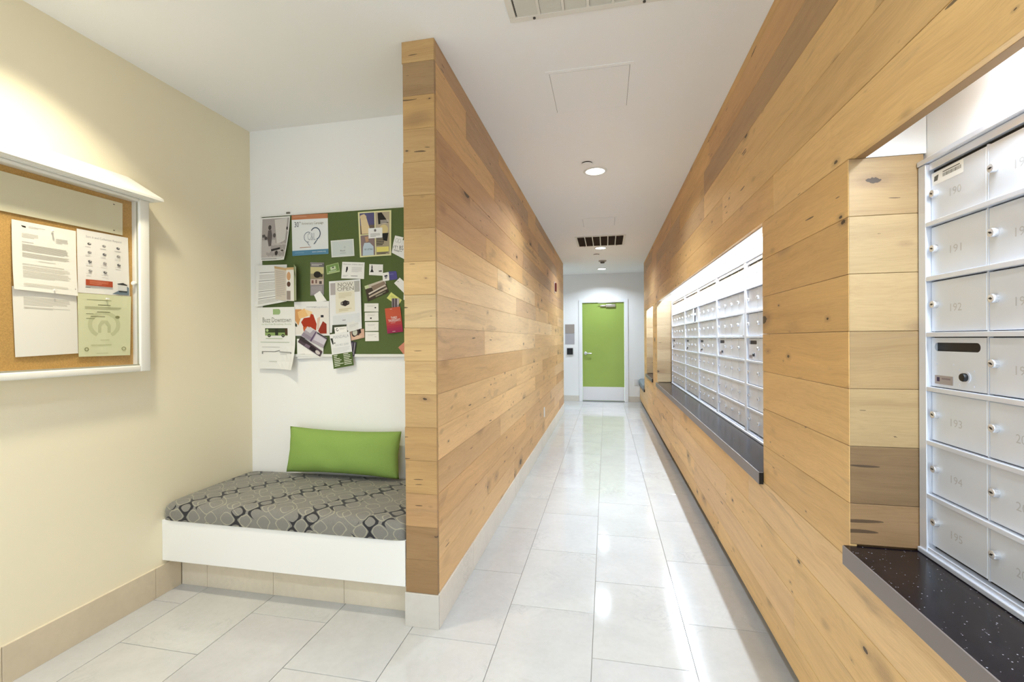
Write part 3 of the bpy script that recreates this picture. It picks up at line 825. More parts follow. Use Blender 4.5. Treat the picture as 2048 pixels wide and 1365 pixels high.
# ---------------------------------------------------------------- upholstery
def pattern_material():
    g = N('patterned_upholstery')
    tc = g.n('TexCoord'); sp = g.n('SeparateXYZ'); g.l(tc.outputs['Object'], sp.inputs[0])
    u = sp.outputs[0]; v = g.math('ADD', sp.outputs[1], sp.outputs[2])
    wob = g.noise(tc.outputs['Object'], 9, 2)
    k = 2 * math.pi / 0.106
    U = g.math('ADD', g.math('MULTIPLY', u, k), g.math('MULTIPLY', g.math('SUBTRACT', wob, 0.5), 3.0))
    V = g.math('ADD', g.math('MULTIPLY', v, k * 1.05), g.math('MULTIPLY', g.math('SUBTRACT', wob, 0.5), -2.6))
    cu, cv = g.math('COSINE', U), g.math('COSINE', V)
    sm = g.math('ADD', cu, cv)
    l1 = g.math('SUBTRACT', 1.0, g.smooth(g.math('ABSOLUTE', g.math('SUBTRACT', sm, 0.42)), 0.05, 0.20))
    cu2 = g.math('COSINE', g.math('ADD', g.math('MULTIPLY', U, 0.5), 0.8)); cv2 = g.math('COSINE', g.math('MULTIPLY', V, 0.5))
    l2 = g.math('SUBTRACT', 1.0, g.smooth(g.math('ABSOLUTE', g.math('ADD', g.math('ADD', cu2, cv2), 0.25)), 0.02, 0.10))
    light = g.math('MAXIMUM', l1, l2)
    # black links: same lattice, thickened along slanting bands
    band = g.math('COSINE', g.math('ADD', g.math('MULTIPLY', u, 2 * math.pi / 0.362), g.math('MULTIPLY', v, -2 * math.pi / 0.62)))
    wdt = g.math('ADD', g.math('MULTIPLY', g.smooth(band, 0.0, 0.9), 0.46), 0.0)
    dk = g.math('ABSOLUTE', g.math('ADD', sm, 0.38))
    black = g.math('LESS_THAN', dk, wdt)
    cut = g.math('GREATER_THAN', g.math('ABSOLUTE', g.math('SINE', g.math('MULTIPLY', U, 0.5))), 0.22)
    black = g.math('MULTIPLY', black, cut)
    weave = g.noise(tc.outputs['Object'], 500, 2)
    base = g.ramp(weave, [(0.3, lin((104, 101, 95))), (0.7, lin((130, 127, 119)))])
    col = g.mix(g.math('MULTIPLY', light, 0.55), base, (*lin((176, 172, 144)), 1))
    col = g.mix(black, col, (*lin((20, 19, 26)), 1))
    g.l(col, g.b.inputs['Base Color'])
    g.b.inputs['Roughness'].default_value = 0.75
    g.b.inputs['Sheen Weight'].default_value = 0.15
    return g.m
UPH = pattern_material()

def superbox(cx, cy, cz, hx, hy, hz, n=5.0, seg=40, rings=22, crown=0.0):
    """rounded cushion (superellipsoid), optionally crowned on top"""
    mb = MB(); vs = []; fs = []
    def sp_(v, e): return math.copysign(abs(v) ** e, v)
    e = 2.0 / n
    for j in range(rings + 1):
        ph = -math.pi / 2 + math.pi * j / rings
        for i in range(seg):
            th = 2 * math.pi * i / seg
            x = sp_(math.cos(ph), e) * sp_(math.cos(th), e); y = sp_(math.cos(ph), e) * sp_(math.sin(th), e); z = sp_(math.sin(ph), e)
            add = crown * max(0, z) * (1 - x * x) * (1 - y * y)
            vs.append((cx + hx * x, cy + hy * y, cz + hz * z + add))
    for j in range(rings):
        for i in range(seg):
            i2 = (i + 1) % seg
            fs.append((j * seg + i, j * seg + i2, (j + 1) * seg + i2, (j + 1) * seg + i))
    mb.add(vs, fs)
    return mb

def cushion_mesh(x0, x1, y0, y1, z0, z1, r, crown, m, name, parent=None):
    """foam seat: vertical front, rolled upper edge, crowned top"""
    prof = [(0.0, 0.0)]
    for a in range(9):
        t = math.pi / 2 * a / 8
        prof.append((r * (1 - math.cos(t)), (z1 - z0 - r) + r * math.sin(t)))
    for k in (0.06, 0.12, 0.2, 0.3):
        prof.append((r + k, (z1 - z0)))
    nx, ny = 40, 24
    cx, cy, hx, hy = (x0 + x1) / 2, (y0 + y1) / 2, (x1 - x0) / 2, (y1 - y0) / 2
    vs, fs = [], []
    N_ = 96
    rings_ = []
    for ins, z in prof[:10] + [(r + 0.35 * (min(hx, hy) - r) * q, z1 - z0) for q in (0.4, 0.9, 1.4, 2.0, 2.6)]:
        ring = []
        rc = 0.035
        ax, ay = hx - ins, hy - ins
        for i in range(N_):
            t = 2 * math.pi * i / N_
            n = 26.0
            c_, s_ = math.cos(t), math.sin(t)
            x = math.copysign(abs(c_) ** (2 / n), c_) * ax; y = math.copysign(abs(s_) ** (2 / n), s_) * ay
            f = (1 - (x / hx) ** 2) * (1 - (y / hy) ** 2)
            zz = z0 + z + (crown * f ** 0.6 if z > (z1 - z0) * 0.75 and f > 0 else 0)
            ring.append(len(vs)); vs.append((cx + x, cy + y, zz))
        rings_.append(ring)
    for a, b in zip(rings_, rings_[1:]):
        for i in range(N_):
            i2 = (i + 1) % N_
            fs.append((a[i], a[i2], b[i2], b[i]))
    vs.append((cx, cy, z1 + crown)); top = len(vs) - 1
    for i in range(N_):
        fs.append((rings_[-1][i], rings_[-1][(i + 1) % N_], top))
    fs.append(tuple(reversed(rings_[0])))
    return auto_smooth(mesh_obj(name, vs, fs, m, parent), 60)

# alcove bench
t = thing('bench', ((XL + XPL) / 2, 2.32, 0.13), 'white built-in bench across the alcove beside the wood partition', 'bench')
under(MB().cbox(XL + 0.0006, XPL - 0.005, Y0, Y0 + 0.03, 0.179, 0.3955, 0.0015).build('fascia', WHITE_GLOSS), t)
under(MB().box(XL + 0.0006, XPL - 0.005, Y0 + 0.03, YB - 0.001, 0.36, 0.390).build('seat_board', PAINT_W), t)
under(MB().box(XL + 0.0006, XPL - 0.005, Y0 + 0.03, 2.14, 0.179, 0.19).build('soffit', PAINT_W), t)
c = cushion_mesh(XL + 0.002, XPL - 0.004, Y0 - 0.006, YB - 0.002, 0.3965, 0.487, 0.048, 0.018, UPH, 'seat_cushion')
tag(c, 'grey patterned seat cushion with black loops on the alcove bench', 'cushion')

# green pillow: lens-shaped, pinched corners, leaning on the back wall
def pillow():
    W, H, T = 0.375, 0.138, 0.075
    nu, nv = 44, 24
    vs, fs = [], []
    for side in (1, -1):
        for j in range(nv + 1):
            for i in range(nu + 1):
                u, v = -1 + 2 * i / nu, -1 + 2 * j / nv
                th = T * (max(0, 1 - abs(u) ** 3.2) ** 0.55) * (max(0, 1 - abs(v) ** 2.6) ** 0.6)
                pin = 1 - 0.055 * (1 - abs(v)) * abs(u) ** 4 * 0.7
                px = u * W * pin
                pz = v * H * (1 - 0.10 * (1 - u * u) * abs(v) ** 3 + 0.02)
                wr = 0.0025 * math.sin(u * 9 + v * 5) * (1 - abs(u)) + 0.003 * math.sin(13 * u - 4 * v) * abs(v) ** 3
                vs.append((px, -side * (th + wr * side), pz - 0.006 * u))
    n1 = (nu + 1) * (nv + 1)
    for s_ in range(2):
        for j in range(nv):
            for i in range(nu):
                a = s_ * n1 + j * (nu + 1) + i
                q = (a, a + 1, a + nu + 2, a + nu + 1)
                fs.append(q if s_ == 0 else q[::-1])
    me = bpy.data.meshes.new('pillow'); me.from_pydata(vs, [], fs)
    bm = bmesh.new(); bm.from_mesh(me); bmesh.ops.remove_doubles(bm, verts=bm.verts, dist=0.0006); bmesh.ops.recalc_face_normals(bm, faces=bm.faces)
    for f in bm.faces: f.smooth = True
    bm.to_mesh(me); bm.free()
    me.materials.append(mat('green_wool', (138, 167, 87), 0.85, spec=0.15, noise=0.13, nscale=900, bump=0.5, bscale=900))
    o = bpy.data.objects.new('pillow', me)
    o.location = (-1.592, 2.540, 0.657)
    o.rotation_euler = (math.radians(-9), 0, math.radians(1.5))
    return link(o)
tag(pillow(), 'long green lumbar pillow leaning on the alcove back wall', 'pillow')

# bench past the end of the right wall
t = thing('bench', (0.95, 9.3, 0.0), 'low wood fronted bench at the far right before the end wall', 'bench')
under(MB().cbox(0.671, 1.24, 8.66, YE - 0.02, 0.362, 0.408, 0.002).build('seat_board', mat('seat_dark', (70, 62, 60), 0.4)), t)
under(MB().box(0.673, 0.69, 8.657, 8.6597, 0.363, 0.407).build('end_cap', BLACK), t)
c = cushion_mesh(0.664, 1.235, 8.755, YE - 0.02, 0.409, 0.50, 0.04, 0.01, mat('grey_blue_fabric', (128, 138, 142), 0.8, noise=0.25, nscale=22), 'seat_cushion')
tag(c, 'grey blue seat cushion on the far right bench', 'cushion')

# ---------------------------------------------------------------- paper goods
class Plane:
    def __init__(self, kind): self.kind = kind
    def pt(self, a, b, lift):
        return (a, 2.6225 - lift, b) if self.kind == 'board' else (XL + 0.016 + lift, a, b)

def bil(q, u, v):
    (ax, az), (bx, bz), (cx, cz), (dx, dz) = q
    return ((ax * (1 - u) + bx * u) * (1 - v) + (dx * (1 - u) + cx * u) * v, (az * (1 - u) + bz * u) * (1 - v) + (dz * (1 - u) + cz * u) * v)

PAPER_W = (236, 234, 228)
def sheet(name, label, cat, quad, layer, rgb=PAPER_W, prints=(), curl=None, plane='board', group=None, rounded=False, parent=None, gloss=0.5):
    P = Plane(plane)
    base = 0.0012 + layer * 0.0016
    def lift(u, v):
        l = base
        if curl: l += curl(u, v)
        return l
    n = 8
    pts = [(u / n, v / n) for v in range(n + 1) for u in range(n + 1)]
    if rounded:
        # octagonal corners via clipping the grid outline
        k = 0.12
        outl = [(k, 0), (1 - k, 0), (1 - k * .3, k * .3), (1, k), (1, 1 - k), (1 - k * .3, 1 - k * .3), (1 - k, 1), (k, 1), (k * .3, 1 - k * .3), (0, 1 - k), (0, k), (k * .3, k * .3)]
        vs = [P.pt(*bil(quad, u, v), lift(u, v)) for u, v in outl] + [P.pt(*bil(quad, u, v), lift(u, v) - 0.0005) for u, v in outl]
        m_ = len(outl)
        fs = [tuple(range(m_)), tuple(range(m_, 2 * m_))[::-1]] + [(i, (i + 1) % m_, m_ + (i + 1) % m_, m_ + i) for i in range(m_)]
    else:
        vs = [P.pt(*bil(quad, u, v), lift(u, v)) for u, v in pts]
        vs += [P.pt(*bil(quad, u, v), lift(u, v) - 0.0005) for u, v in pts]
        w = n + 1; m_ = w * w; fs = []
        for j in range(n):
            for i in range(n):
                a = j * w + i
                fs.append((a, a + 1, a + w + 1, a + w)); fs.append((m_ + a, m_ + a + w, m_ + a + w + 1, m_ + a + 1))
        bd = [i for i in range(w)] + [j * w + n for j in range(1, w)] + [n * w + i for i in range(n - 1, -1, -1)] + [j * w for j in range(n - 1, 0, -1)]
        for i in range(len(bd)):
            a, b = bd[i], bd[(i + 1) % len(bd)]
            fs.append((a, m_ + a, m_ + b, b))
    o = mesh_obj(name, vs, fs, ink(rgb), parent)
    bm = bmesh.new(); bm.from_mesh(o.data); bmesh.ops.recalc_face_normals(bm, faces=bm.faces); bm.to_mesh(o.data); bm.free()
    if parent is None:
        tag(o, label, cat, group)
    elif label:
        o['label'] = label
    if prints:
        mats, idx, mb = [], {}, MB()
        for i, pr in enumerate(prints):
            kind, rgb_ = pr[0], pr[-1]
            key = tuple(rgb_)
            if key not in idx:
                idx[key] = len(mats); mats.append(ink(key))
            mb.m = idx[key]
            up_l = 0.0003 + 0.00012 * i
            f_ = lambda u, v: P.pt(*bil(quad, u, v), lift(u, v) + up_l)
            if kind == 'r':
                u0, v0, u1, v1 = pr[1]
                nn = 6 if (u1 - u0) * (v1 - v0) > 0.05 else 1
                g_ = [f_(u0 + (u1 - u0) * a / nn, v0 + (v1 - v0) * b / nn) for b in range(nn + 1) for a in range(nn + 1)]
                mb.add(g_, [(b * (nn + 1) + a, b * (nn + 1) + a + 1, (b + 1) * (nn + 1) + a + 1, (b + 1) * (nn + 1) + a) for b in range(nn) for a in range(nn)])
            elif kind == 'p':
                mb.add([f_(*q) for q in pr[1]], [tuple(range(len(pr[1])))])
            elif kind == 'e':
                cu, cv, ru, rv = pr[1]
                mb.add([f_(cu + ru * math.cos(2 * math.pi * k / 20), cv + rv * math.sin(2 * math.pi * k / 20)) for k in range(20)], [tuple(range(20))])
            elif kind == 'ring':
                cu, cv, ru, rv, w_, a0, a1 = pr[1]
                K = 24; pp = []
                for k in range(K + 1):
                    a = math.radians(a0 + (a1 - a0) * k / K)
                    pp += [f_(cu + ru * math.cos(a), cv + rv * math.sin(a)), f_(cu + (ru - w_) * math.cos(a), cv + (rv - w_ * rv / ru) * math.sin(a))]
                mb.add(pp, [(2 * k, 2 * k + 1, 2 * k + 3, 2 * k + 2) for k in range(K)])
            elif kind == 'lines':
                u0, v0, u1, v1, cnt = pr[1]
                for k in range(cnt):
                    va = v0 + (v1 - v0) * k / cnt; vb = va + (v1 - v0) / cnt * 0.5
                    ue = u1 - (u1 - u0) * (random.uniform(0.0, 0.08) if k < cnt - 1 else random.uniform(0.1, 0.5))
                    pp = [f_(u0 + (ue - u0) * q / 5, w__) for w__ in (va, vb) for q in range(6)]
                    mb.add(pp, [(q, q + 1, q + 7, q + 6) for q in range(5)])
            elif kind == 't':
                s_, (u0, v0, u1, v1) = pr[1], pr[2]
                tv, tf = text_tris(s_)
                a0, a1 = min(q[0] for q in tv), max(q[0] for q in tv); b0, b1 = min(q[1] for q in tv), max(q[1] for q in tv)
                mb.add([f_(u0 + (q[0] - a0) / (a1 - a0) * (u1 - u0), v1 - (q[1] - b0) / (b1 - b0) * (v1 - v0)) for q in tv], tf)
        mb.build('print', mats, o)
    return o

def curl_br(amp, start=0.6):
    return lambda u, v: amp * max(0, (u + v) / 2 - start) ** 2 / (1 - start) ** 2
def curl_b(amp): return lambda u, v: amp * v ** 3
def curl_r(amp): return lambda u, v: amp * max(0, u - 0.4) ** 2 / 0.36
def bow(amp): return lambda u, v: amp * (1 - (2 * u - 1) ** 2)

# green pin board
bx0, bx1, bz0, bz1 = -2.230, -1.02, 1.240, 2.172
t = thing('bulletin_board', ((bx0 + bx1) / 2, YB, bz0), 'green pin board covered with flyers above the alcove bench', 'bulletin board')
under(MB().box(bx0 + 0.008, bx1 - 0.008, 2.6225, YB - 0.001, bz0 + 0.008, bz1 - 0.008).build('felt_panel', mat('green_felt', (92, 106, 64), 0.9, spec=0.1, noise=0.1, nscale=300)), t)
FRM = mat('board_frame', (228, 227, 222), 0.35)
for nm, a in (('top', (bx0, bx1, bz1 - 0.010, bz1)), ('bottom', (bx0, bx1, bz0, bz0 + 0.018)), ('left', (bx0, bx0 + 0.010, bz0 + 0.018, bz1 - 0.010)), ('right', (bx1 - 0.010, bx1, bz0 + 0.018, bz1 - 0.010))):
    under(MB().cbox(a[0], a[1], 2.6165, YB - 0.001, a[2], a[3], 0.0015).build('frame_rail', FRM), t)
under(MB().box(-2.046, -2.022, 2.630, YB - 0.0005, bz1, bz1 + 0.016).build('hanger', mat('hanger_grey', (120, 116, 108), 0.4, metal=0.6)), t)

Q = {
    'bw': [(-2.221, 2.155), (-2.004, 2.155), (-2.031, 1.869), (-2.233, 1.874)],
    'camp': [(-1.998, 2.161), (-1.736, 2.157), (-1.733, 1.899), (-1.994, 1.896)],
    'bluecard': [(-1.717, 1.982), (-1.556, 1.986), (-1.551, 1.878), (-1.711, 1.875)],
    'pet': [(-1.524, 2.151), (-1.297, 2.15), (-1.3, 1.87), (-1.512, 1.866)],
    'itcard': [(-1.272, 1.991), (-1.217, 1.977), (-1.233, 1.925), (-1.286, 1.94)],
    'itsheet': [(-1.286, 1.948), (-1.198, 1.964), (-1.193, 1.832), (-1.297, 1.887)],
    'list': [(-2.264, 1.846), (-2.031, 1.842), (-2.031, 1.601), (-2.27, 1.568)],
    'broA': [(-2.12, 1.834), (-2.022, 1.815), (-2.024, 1.604), (-2.114, 1.616)],
    'broB': [(-2.022, 1.819), (-1.968, 1.819), (-1.967, 1.601), (-2.024, 1.604)],
    'broC': [(-1.967, 1.839), (-1.929, 1.814), (-1.929, 1.602), (-1.967, 1.604)],
    'rack': [(-1.864, 1.85), (-1.765, 1.844), (-1.768, 1.638), (-1.866, 1.636)],
    'greencard': [(-1.751, 1.824), (-1.664, 1.841), (-1.653, 1.782), (-1.745, 1.767)],
    'charcard': [(-1.636, 1.844), (-1.481, 1.834), (-1.486, 1.73), (-1.644, 1.739)],
    'bizfig': [(-1.449, 1.822), (-1.356, 1.816), (-1.357, 1.746), (-1.452, 1.754)],
    'badge': [(-1.359, 1.762), (-1.316, 1.768), (-1.312, 1.715), (-1.356, 1.711)],
    'purple': [(-1.324, 1.77), (-1.267, 1.772), (-1.26, 1.721), (-1.317, 1.716)],
    'photocard': [(-1.483, 1.685), (-1.345, 1.724), (-1.319, 1.643), (-1.461, 1.587)],
    'slipR': [(-1.244, 1.73), (-1.187, 1.68), (-1.211, 1.628), (-1.282, 1.697)],
    'stripR': [(-1.213, 1.75), (-1.187, 1.753), (-1.188, 1.587), (-1.221, 1.593)],
    'yellow': [(-1.303, 1.642), (-1.232, 1.592), (-1.258, 1.556), (-1.333, 1.606)],
    'nowopen': [(-1.728, 1.722), (-1.505, 1.729), (-1.498, 1.42), (-1.724, 1.393)],
    'biz1': [(-1.485, 1.577), (-1.389, 1.575), (-1.389, 1.523), (-1.486, 1.525)],
    'biz2': [(-1.483, 1.519), (-1.39, 1.52), (-1.389, 1.466), (-1.484, 1.465)],
    'biz3': [(-1.482, 1.459), (-1.389, 1.459), (-1.39, 1.403), (-1.481, 1.402)],
    'biz4': [(-1.482, 1.397), (-1.389, 1.396), (-1.388, 1.34), (-1.481, 1.339)],
    'third': [(-1.345, 1.541), (-1.242, 1.551), (-1.224, 1.396), (-1.328, 1.385)],
    'thirdstrip': [(-1.3, 1.603), (-1.249, 1.602), (-1.251, 1.547), (-1.298, 1.548)],
    'salmon': [(-1.258, 1.299), (-1.194, 1.352), (-1.173, 1.274), (-1.215, 1.248)],
    'bus': [(-2.255, 1.566), (-1.976, 1.565), (-1.969, 1.157), (-2.252, 1.164)],
    'art': [(-1.982, 1.597), (-1.73, 1.597), (-1.727, 1.376), (-1.982, 1.377)],
    'whitelow': [(-1.967, 1.377), (-1.769, 1.378), (-1.778, 1.236), (-1.964, 1.228)],
    'photoA': [(-1.883, 1.437), (-1.739, 1.36), (-1.77, 1.296), (-1.931, 1.375)],
    'photoB': [(-1.931, 1.374), (-1.778, 1.275), (-1.795, 1.241), (-1.956, 1.337)],
    'slip': [(-1.836, 1.639), (-1.793, 1.664), (-1.746, 1.6), (-1.814, 1.593)],
    'mandala': [(-1.724, 1.383), (-1.583, 1.4), (-1.555, 1.188), (-1.696, 1.164)],
    'mandcard': [(-1.691, 1.428), (-1.604, 1.434), (-1.599, 1.39), (-1.685, 1.381)],
    'face': [(-1.583, 1.413), (-1.487, 1.417), (-1.484, 1.362), (-1.578, 1.342)],
    'facestrip': [(-1.578, 1.34), (-1.539, 1.333), (-1.555, 1.242), (-1.581, 1.248)],
    'greycard': [(-1.605, 1.455), (-1.511, 1.478), (-1.498, 1.42), (-1.592, 1.396)],
    'darkframe': [(-1.705, 1.443), (-1.605, 1.446), (-1.61, 1.4), (-1.709, 1.393)],
}
K_, GY, LG, W_ = (34, 32, 32), (120, 116, 112), (196, 193, 188), (238, 236, 231)
G_ = 'flyers pinned to the green board'
sheet('poster', 'black and white photo poster of a standing figure, top left of the green board', 'poster', Q['bw'], 5, (232, 230, 226), [
    ('r', (0.05, 0.03, 0.97, 0.93), (168, 160, 156)), ('r', (0.05, 0.52, 0.97, 0.93), (190, 183, 178)),
    ('p', [(0.48, 0.06), (0.92, 0.03), (0.9, 0.55), (0.6, 0.62)], (206, 202, 196)),
    ('t', 'DOROTHEA', (0.5, 0.08, 0.88, 0.135), K_), ('t', 'AND EAST', (0.52, 0.15, 0.88, 0.205), K_), ('lines', (0.55, 0.23, 0.88, 0.34, 3), GY),
    ('p', [(0.27, 0.3), (0.38, 0.29), (0.42, 0.42), (0.40, 0.66), (0.31, 0.67), (0.25, 0.48)], (104, 96, 94)), ('e', (0.325, 0.235, 0.055, 0.055), (74, 68, 66)),
    ('p', [(0.06, 0.4), (0.16, 0.39), (0.2, 0.46), (0.07, 0.46)], (96, 90, 88)), ('e', (0.5, 0.42, 0.05, 0.05), (92, 86, 84)), ('e', (0.2, 0.48, 0.05, 0.04), (90, 84, 82)),
    ('p', [(0.4, 0.74), (0.74, 0.7), (0.75, 0.745), (0.42, 0.79)], (60, 56, 54)), ('e', (0.62, 0.83, 0.06, 0.055), (66, 60, 58)), ('e', (0.85, 0.78, 0.06, 0.02), (74, 70, 66)),
    ('e', (0.93, 0.27, 0.025, 0.035), K_), ('lines', (0.06, 0.95, 0.95, 0.98, 2), GY)], curl_br(0.028, 0.55), group=G_)
sheet('flyer', 'white anniversary campaign flyer with heart drawing, orange top and blue bottom band', 'flyer', Q['camp'], 1, (228, 230, 230), [
    ('r', (0, 0, 1, 0.115), (190, 128, 92)), ('r', (0, 0.875, 1, 1), (92, 138, 166)),
    ('t', '30', (0.08, 0.17, 0.2, 0.3), (60, 64, 74)), ('t', 'th', (0.21, 0.165, 0.26, 0.2), (90, 94, 100)), ('t', 'Anniversary Campaign', (0.28, 0.185, 0.88, 0.27), (168, 164, 140)),
    ('ring', (0.66, 0.48, 0.14, 0.155, 0.022, -150, 75), (70, 86, 104)), ('ring', (0.46, 0.56, 0.12, 0.13, 0.014, 80, 300), (110, 122, 132)),
    ('p', [(0.6, 0.74), (0.63, 0.74), (0.74, 0.6), (0.72, 0.6)], (80, 96, 112)), ('p', [(0.4, 0.66), (0.415, 0.66), (0.5, 0.77), (0.48, 0.77)], (120, 130, 138)),
    ('t', 'C&L', (0.44, 0.46, 0.66, 0.64), (176, 182, 186)), ('lines', (0.22, 0.8, 0.78, 0.835, 1), (196, 158, 140)),
    ('t', 'www.calstate.org', (0.56, 0.91, 0.93, 0.955), (226, 236, 240)), ('lines', (0.08, 0.925, 0.5, 0.955, 1), (130, 168, 190)), ('lines', (0.05, 0.04, 0.55, 0.075, 1), (206, 160, 130))], bow(0.002), group=G_)
sheet('card', 'pale grey blue card beside the campaign flyer on the green board', 'card', Q['bluecard'], 1, (224, 226, 222), [
    ('r', (0.05, 0.07, 0.95, 0.93), (206, 213, 210)), ('t', 'Real', (0.4, 0.6, 0.6, 0.69), (90, 92, 94)), ('lines', (0.38, 0.78, 0.72, 0.82, 1), (140, 144, 144)), ('e', (0.6, 0.45, 0.04, 0.06), (188, 196, 194))], group=G_)
sheet('poster', 'yellow bordered poster with four pet photographs on the green board', 'poster', Q['pet'], 2, (226, 222, 170), [
    ('r', (0.05, 0.03, 0.5, 0.5), (92, 88, 126)), ('r', (0.05, 0.3, 0.5, 0.5), (112, 96, 84)), ('r', (0.53, 0.03, 0.95, 0.5), (182, 168, 146)), ('r', (0.05, 0.52, 0.5, 0.97), (138, 120, 118)), ('r', (0.53, 0.5, 0.95, 0.97), (170, 158, 132)),
    ('p', [(0.07, 0.08), (0.2, 0.05), (0.26, 0.14), (0.36, 0.4), (0.34, 0.49), (0.1, 0.49), (0.08, 0.25)], (222, 200, 158)), ('e', (0.16, 0.12, 0.1, 0.06), (216, 194, 156)),
    ('p', [(0.6, 0.05), (0.72, 0.04), (0.92, 0.27), (0.62, 0.3)], (48, 44, 42)), ('lines', (0.68, 0.21, 0.93, 0.3, 3), (214, 208, 196)),
    ('e', (0.78, 0.42, 0.13, 0.11), (214, 196, 142)), ('p', [(0.72, 0.5), (0.92, 0.5), (0.88, 0.68), (0.76, 0.66)], (40, 38, 36)), ('lines', (0.55, 0.6, 0.8, 0.78, 5), (50, 46, 44)),
    ('r', (0.55, 0.8, 0.93, 0.91), (226, 214, 122)), ('lines', (0.56, 0.92, 0.92, 0.97, 2), (70, 64, 56)),
    ('p', [(0.19, 0.56), (0.3, 0.55), (0.31, 0.66), (0.22, 0.68)], (186, 150, 120)), ('p', [(0.17, 0.69), (0.34, 0.69), (0.46, 0.78), (0.46, 0.97), (0.1, 0.97), (0.12, 0.78)], (190, 204, 214)), ('t', 'PET SITTING', (0.17, 0.82, 0.43, 0.855), K_),
    ('r', (0.31, 0.375, 0.74, 0.6), (234, 233, 230)), ('e', (0.52, 0.43, 0.035, 0.03), GY), ('lines', (0.37, 0.5, 0.69, 0.58, 3), (172, 170, 168))], bow(0.003), group=G_)
sheet('flyer', 'torn white flyer with dark lettering at the partition end of the green board', 'flyer', Q['itsheet'], 1, W_, [('t', 'IT! BS', (0.05, 0.3, 0.75, 0.55), (70, 66, 62)), ('lines', (0.1, 0.62, 0.7, 0.75, 2), GY)], group=G_)
sheet('card', 'small white card over the torn flyer beside the wood partition', 'card', Q['itcard'], 3, W_, [('ring', (0.35, 0.5, 0.2, 0.25, 0.05, 0, 360), LG), ('ring', (0.65, 0.5, 0.2, 0.25, 0.05, 0, 360), LG)], group=G_)
sheet('notice', 'white typed notice under the black and white poster at the left of the green board', 'notice', Q['list'], 4.6, (230, 229, 225), [
    ('lines', (0.12, 0.18, 0.95, 0.205, 1), (128, 125, 121)), ('lines', (0.12, 0.24, 0.95, 0.36, 4), LG), ('lines', (0.1, 0.38, 0.95, 0.405, 1), (128, 125, 121)), ('lines', (0.1, 0.44, 0.95, 0.62, 5), LG),
    ('lines', (0.1, 0.64, 0.95, 0.665, 1), (128, 125, 121)), ('lines', (0.1, 0.69, 0.95, 0.78, 3), LG), ('lines', (0.1, 0.81, 0.95, 0.835, 1), (128, 125, 121)), ('lines', (0.1, 0.86, 0.95, 0.96, 3), LG)], curl_b(0.006), group=G_)
# trifold brochure: one thing, three panels
bro = thing('brochure', (-2.02, 2.61, 1.60), 'open trifold brochure with tan cover standing off the green board', 'brochure', G_)
for nm, q, rgb_, pr, cz in (('tan_panel', 'broA', (206, 196, 182), [('r', (0, 0.0, 1, 0.07), (196, 164, 120)), ('lines', (0.1, 0.12, 0.92, 0.92, 14), (186, 178, 166))], lambda u, v: 0.012 * u),
                            ('photo_panel', 'broB', (228, 224, 216), [('r', (0, 0.0, 1, 0.07), (206, 172, 124)), ('e', (0.32, 0.26, 0.26, 0.13), (206, 160, 118)), ('e', (0.32, 0.5, 0.24, 0.08), (92, 66, 54)), ('r', (0.05, 0.7, 0.55, 0.97), (150, 138, 130))], lambda u, v: 0.012),
                            ('green_panel', 'broC', (150, 160, 116), [('p', [(0.2, 0.1), (0.9, 0.3), (0.8, 0.4), (0.3, 0.25)], (44, 52, 40)), ('r', (0.75, 0.0, 1, 1), (206, 206, 190))], lambda u, v: 0.012 + 0.03 * u)):
    o = sheet(nm, None, None, Q[q], 8, rgb_, pr, cz)
    under(o, bro)
    for k_ in ('label', 'category', 'group'):
        if k_ in o: del o[k_]
sheet('rack_card', 'narrow grey rack card with a photo of a dark cart on the green board', 'card', Q['rack'], 1, (146, 140, 142), [
    ('r', (0.0, 0.03, 1, 0.13), (112, 108, 110)), ('lines', (0.08, 0.05, 0.92, 0.12, 2), (206, 202, 196)), ('r', (0.02, 0.14, 0.98, 0.5), (198, 190, 142)), ('r', (0.02, 0.34, 0.98, 0.5), (150, 140, 112)),
    ('e', (0.52, 0.37, 0.27, 0.1), (44, 42, 40)), ('e', (0.8, 0.4, 0.1, 0.05), (66, 62, 54)), ('r', (0.02, 0.51, 0.98, 0.68), (200, 184, 172)), ('r', (0.1, 0.54, 0.25, 0.64), (128, 92, 84)), ('r', (0.38, 0.53, 0.5, 0.64), (120, 96, 88)), ('r', (0.66, 0.57, 0.85, 0.66), (86, 78, 74)), ('lines', (0.08, 0.74, 0.92, 0.96, 5), (178, 172, 172))], group=G_)
sheet('card', 'small light green card tilted beside the rack card', 'card', Q['greencard'], 1, (176, 192, 138), [('r', (0.04, 0.06, 0.96, 0.85), (120, 150, 84)), ('p', [(0.3, 0.3), (0.72, 0.25), (0.75, 0.6), (0.33, 0.66)], (196, 206, 172)), ('p', [(0.42, 0.32), (0.62, 0.3), (0.55, 0.48)], K_), ('lines', (0.15, 0.72, 0.8, 0.84, 2), (214, 222, 196))], group=G_)
sheet('card', 'white card with a small black figure and typed lines, centre of the green board', 'card', Q['charcard'], 1, W_, [('t', 'Does your children dance?', (0.06, 0.09, 0.94, 0.2), (146, 142, 140)), ('p', [(0.2, 0.3), (0.26, 0.28), (0.27, 0.44), (0.22, 0.62), (0.18, 0.62)], K_), ('lines', (0.44, 0.3, 0.9, 0.62, 6), (206, 204, 200)), ('lines', (0.42, 0.82, 0.88, 0.88, 1), (110, 106, 104)), ('lines', (0.06, 0.8, 0.3, 0.92, 2), LG)], group=G_)
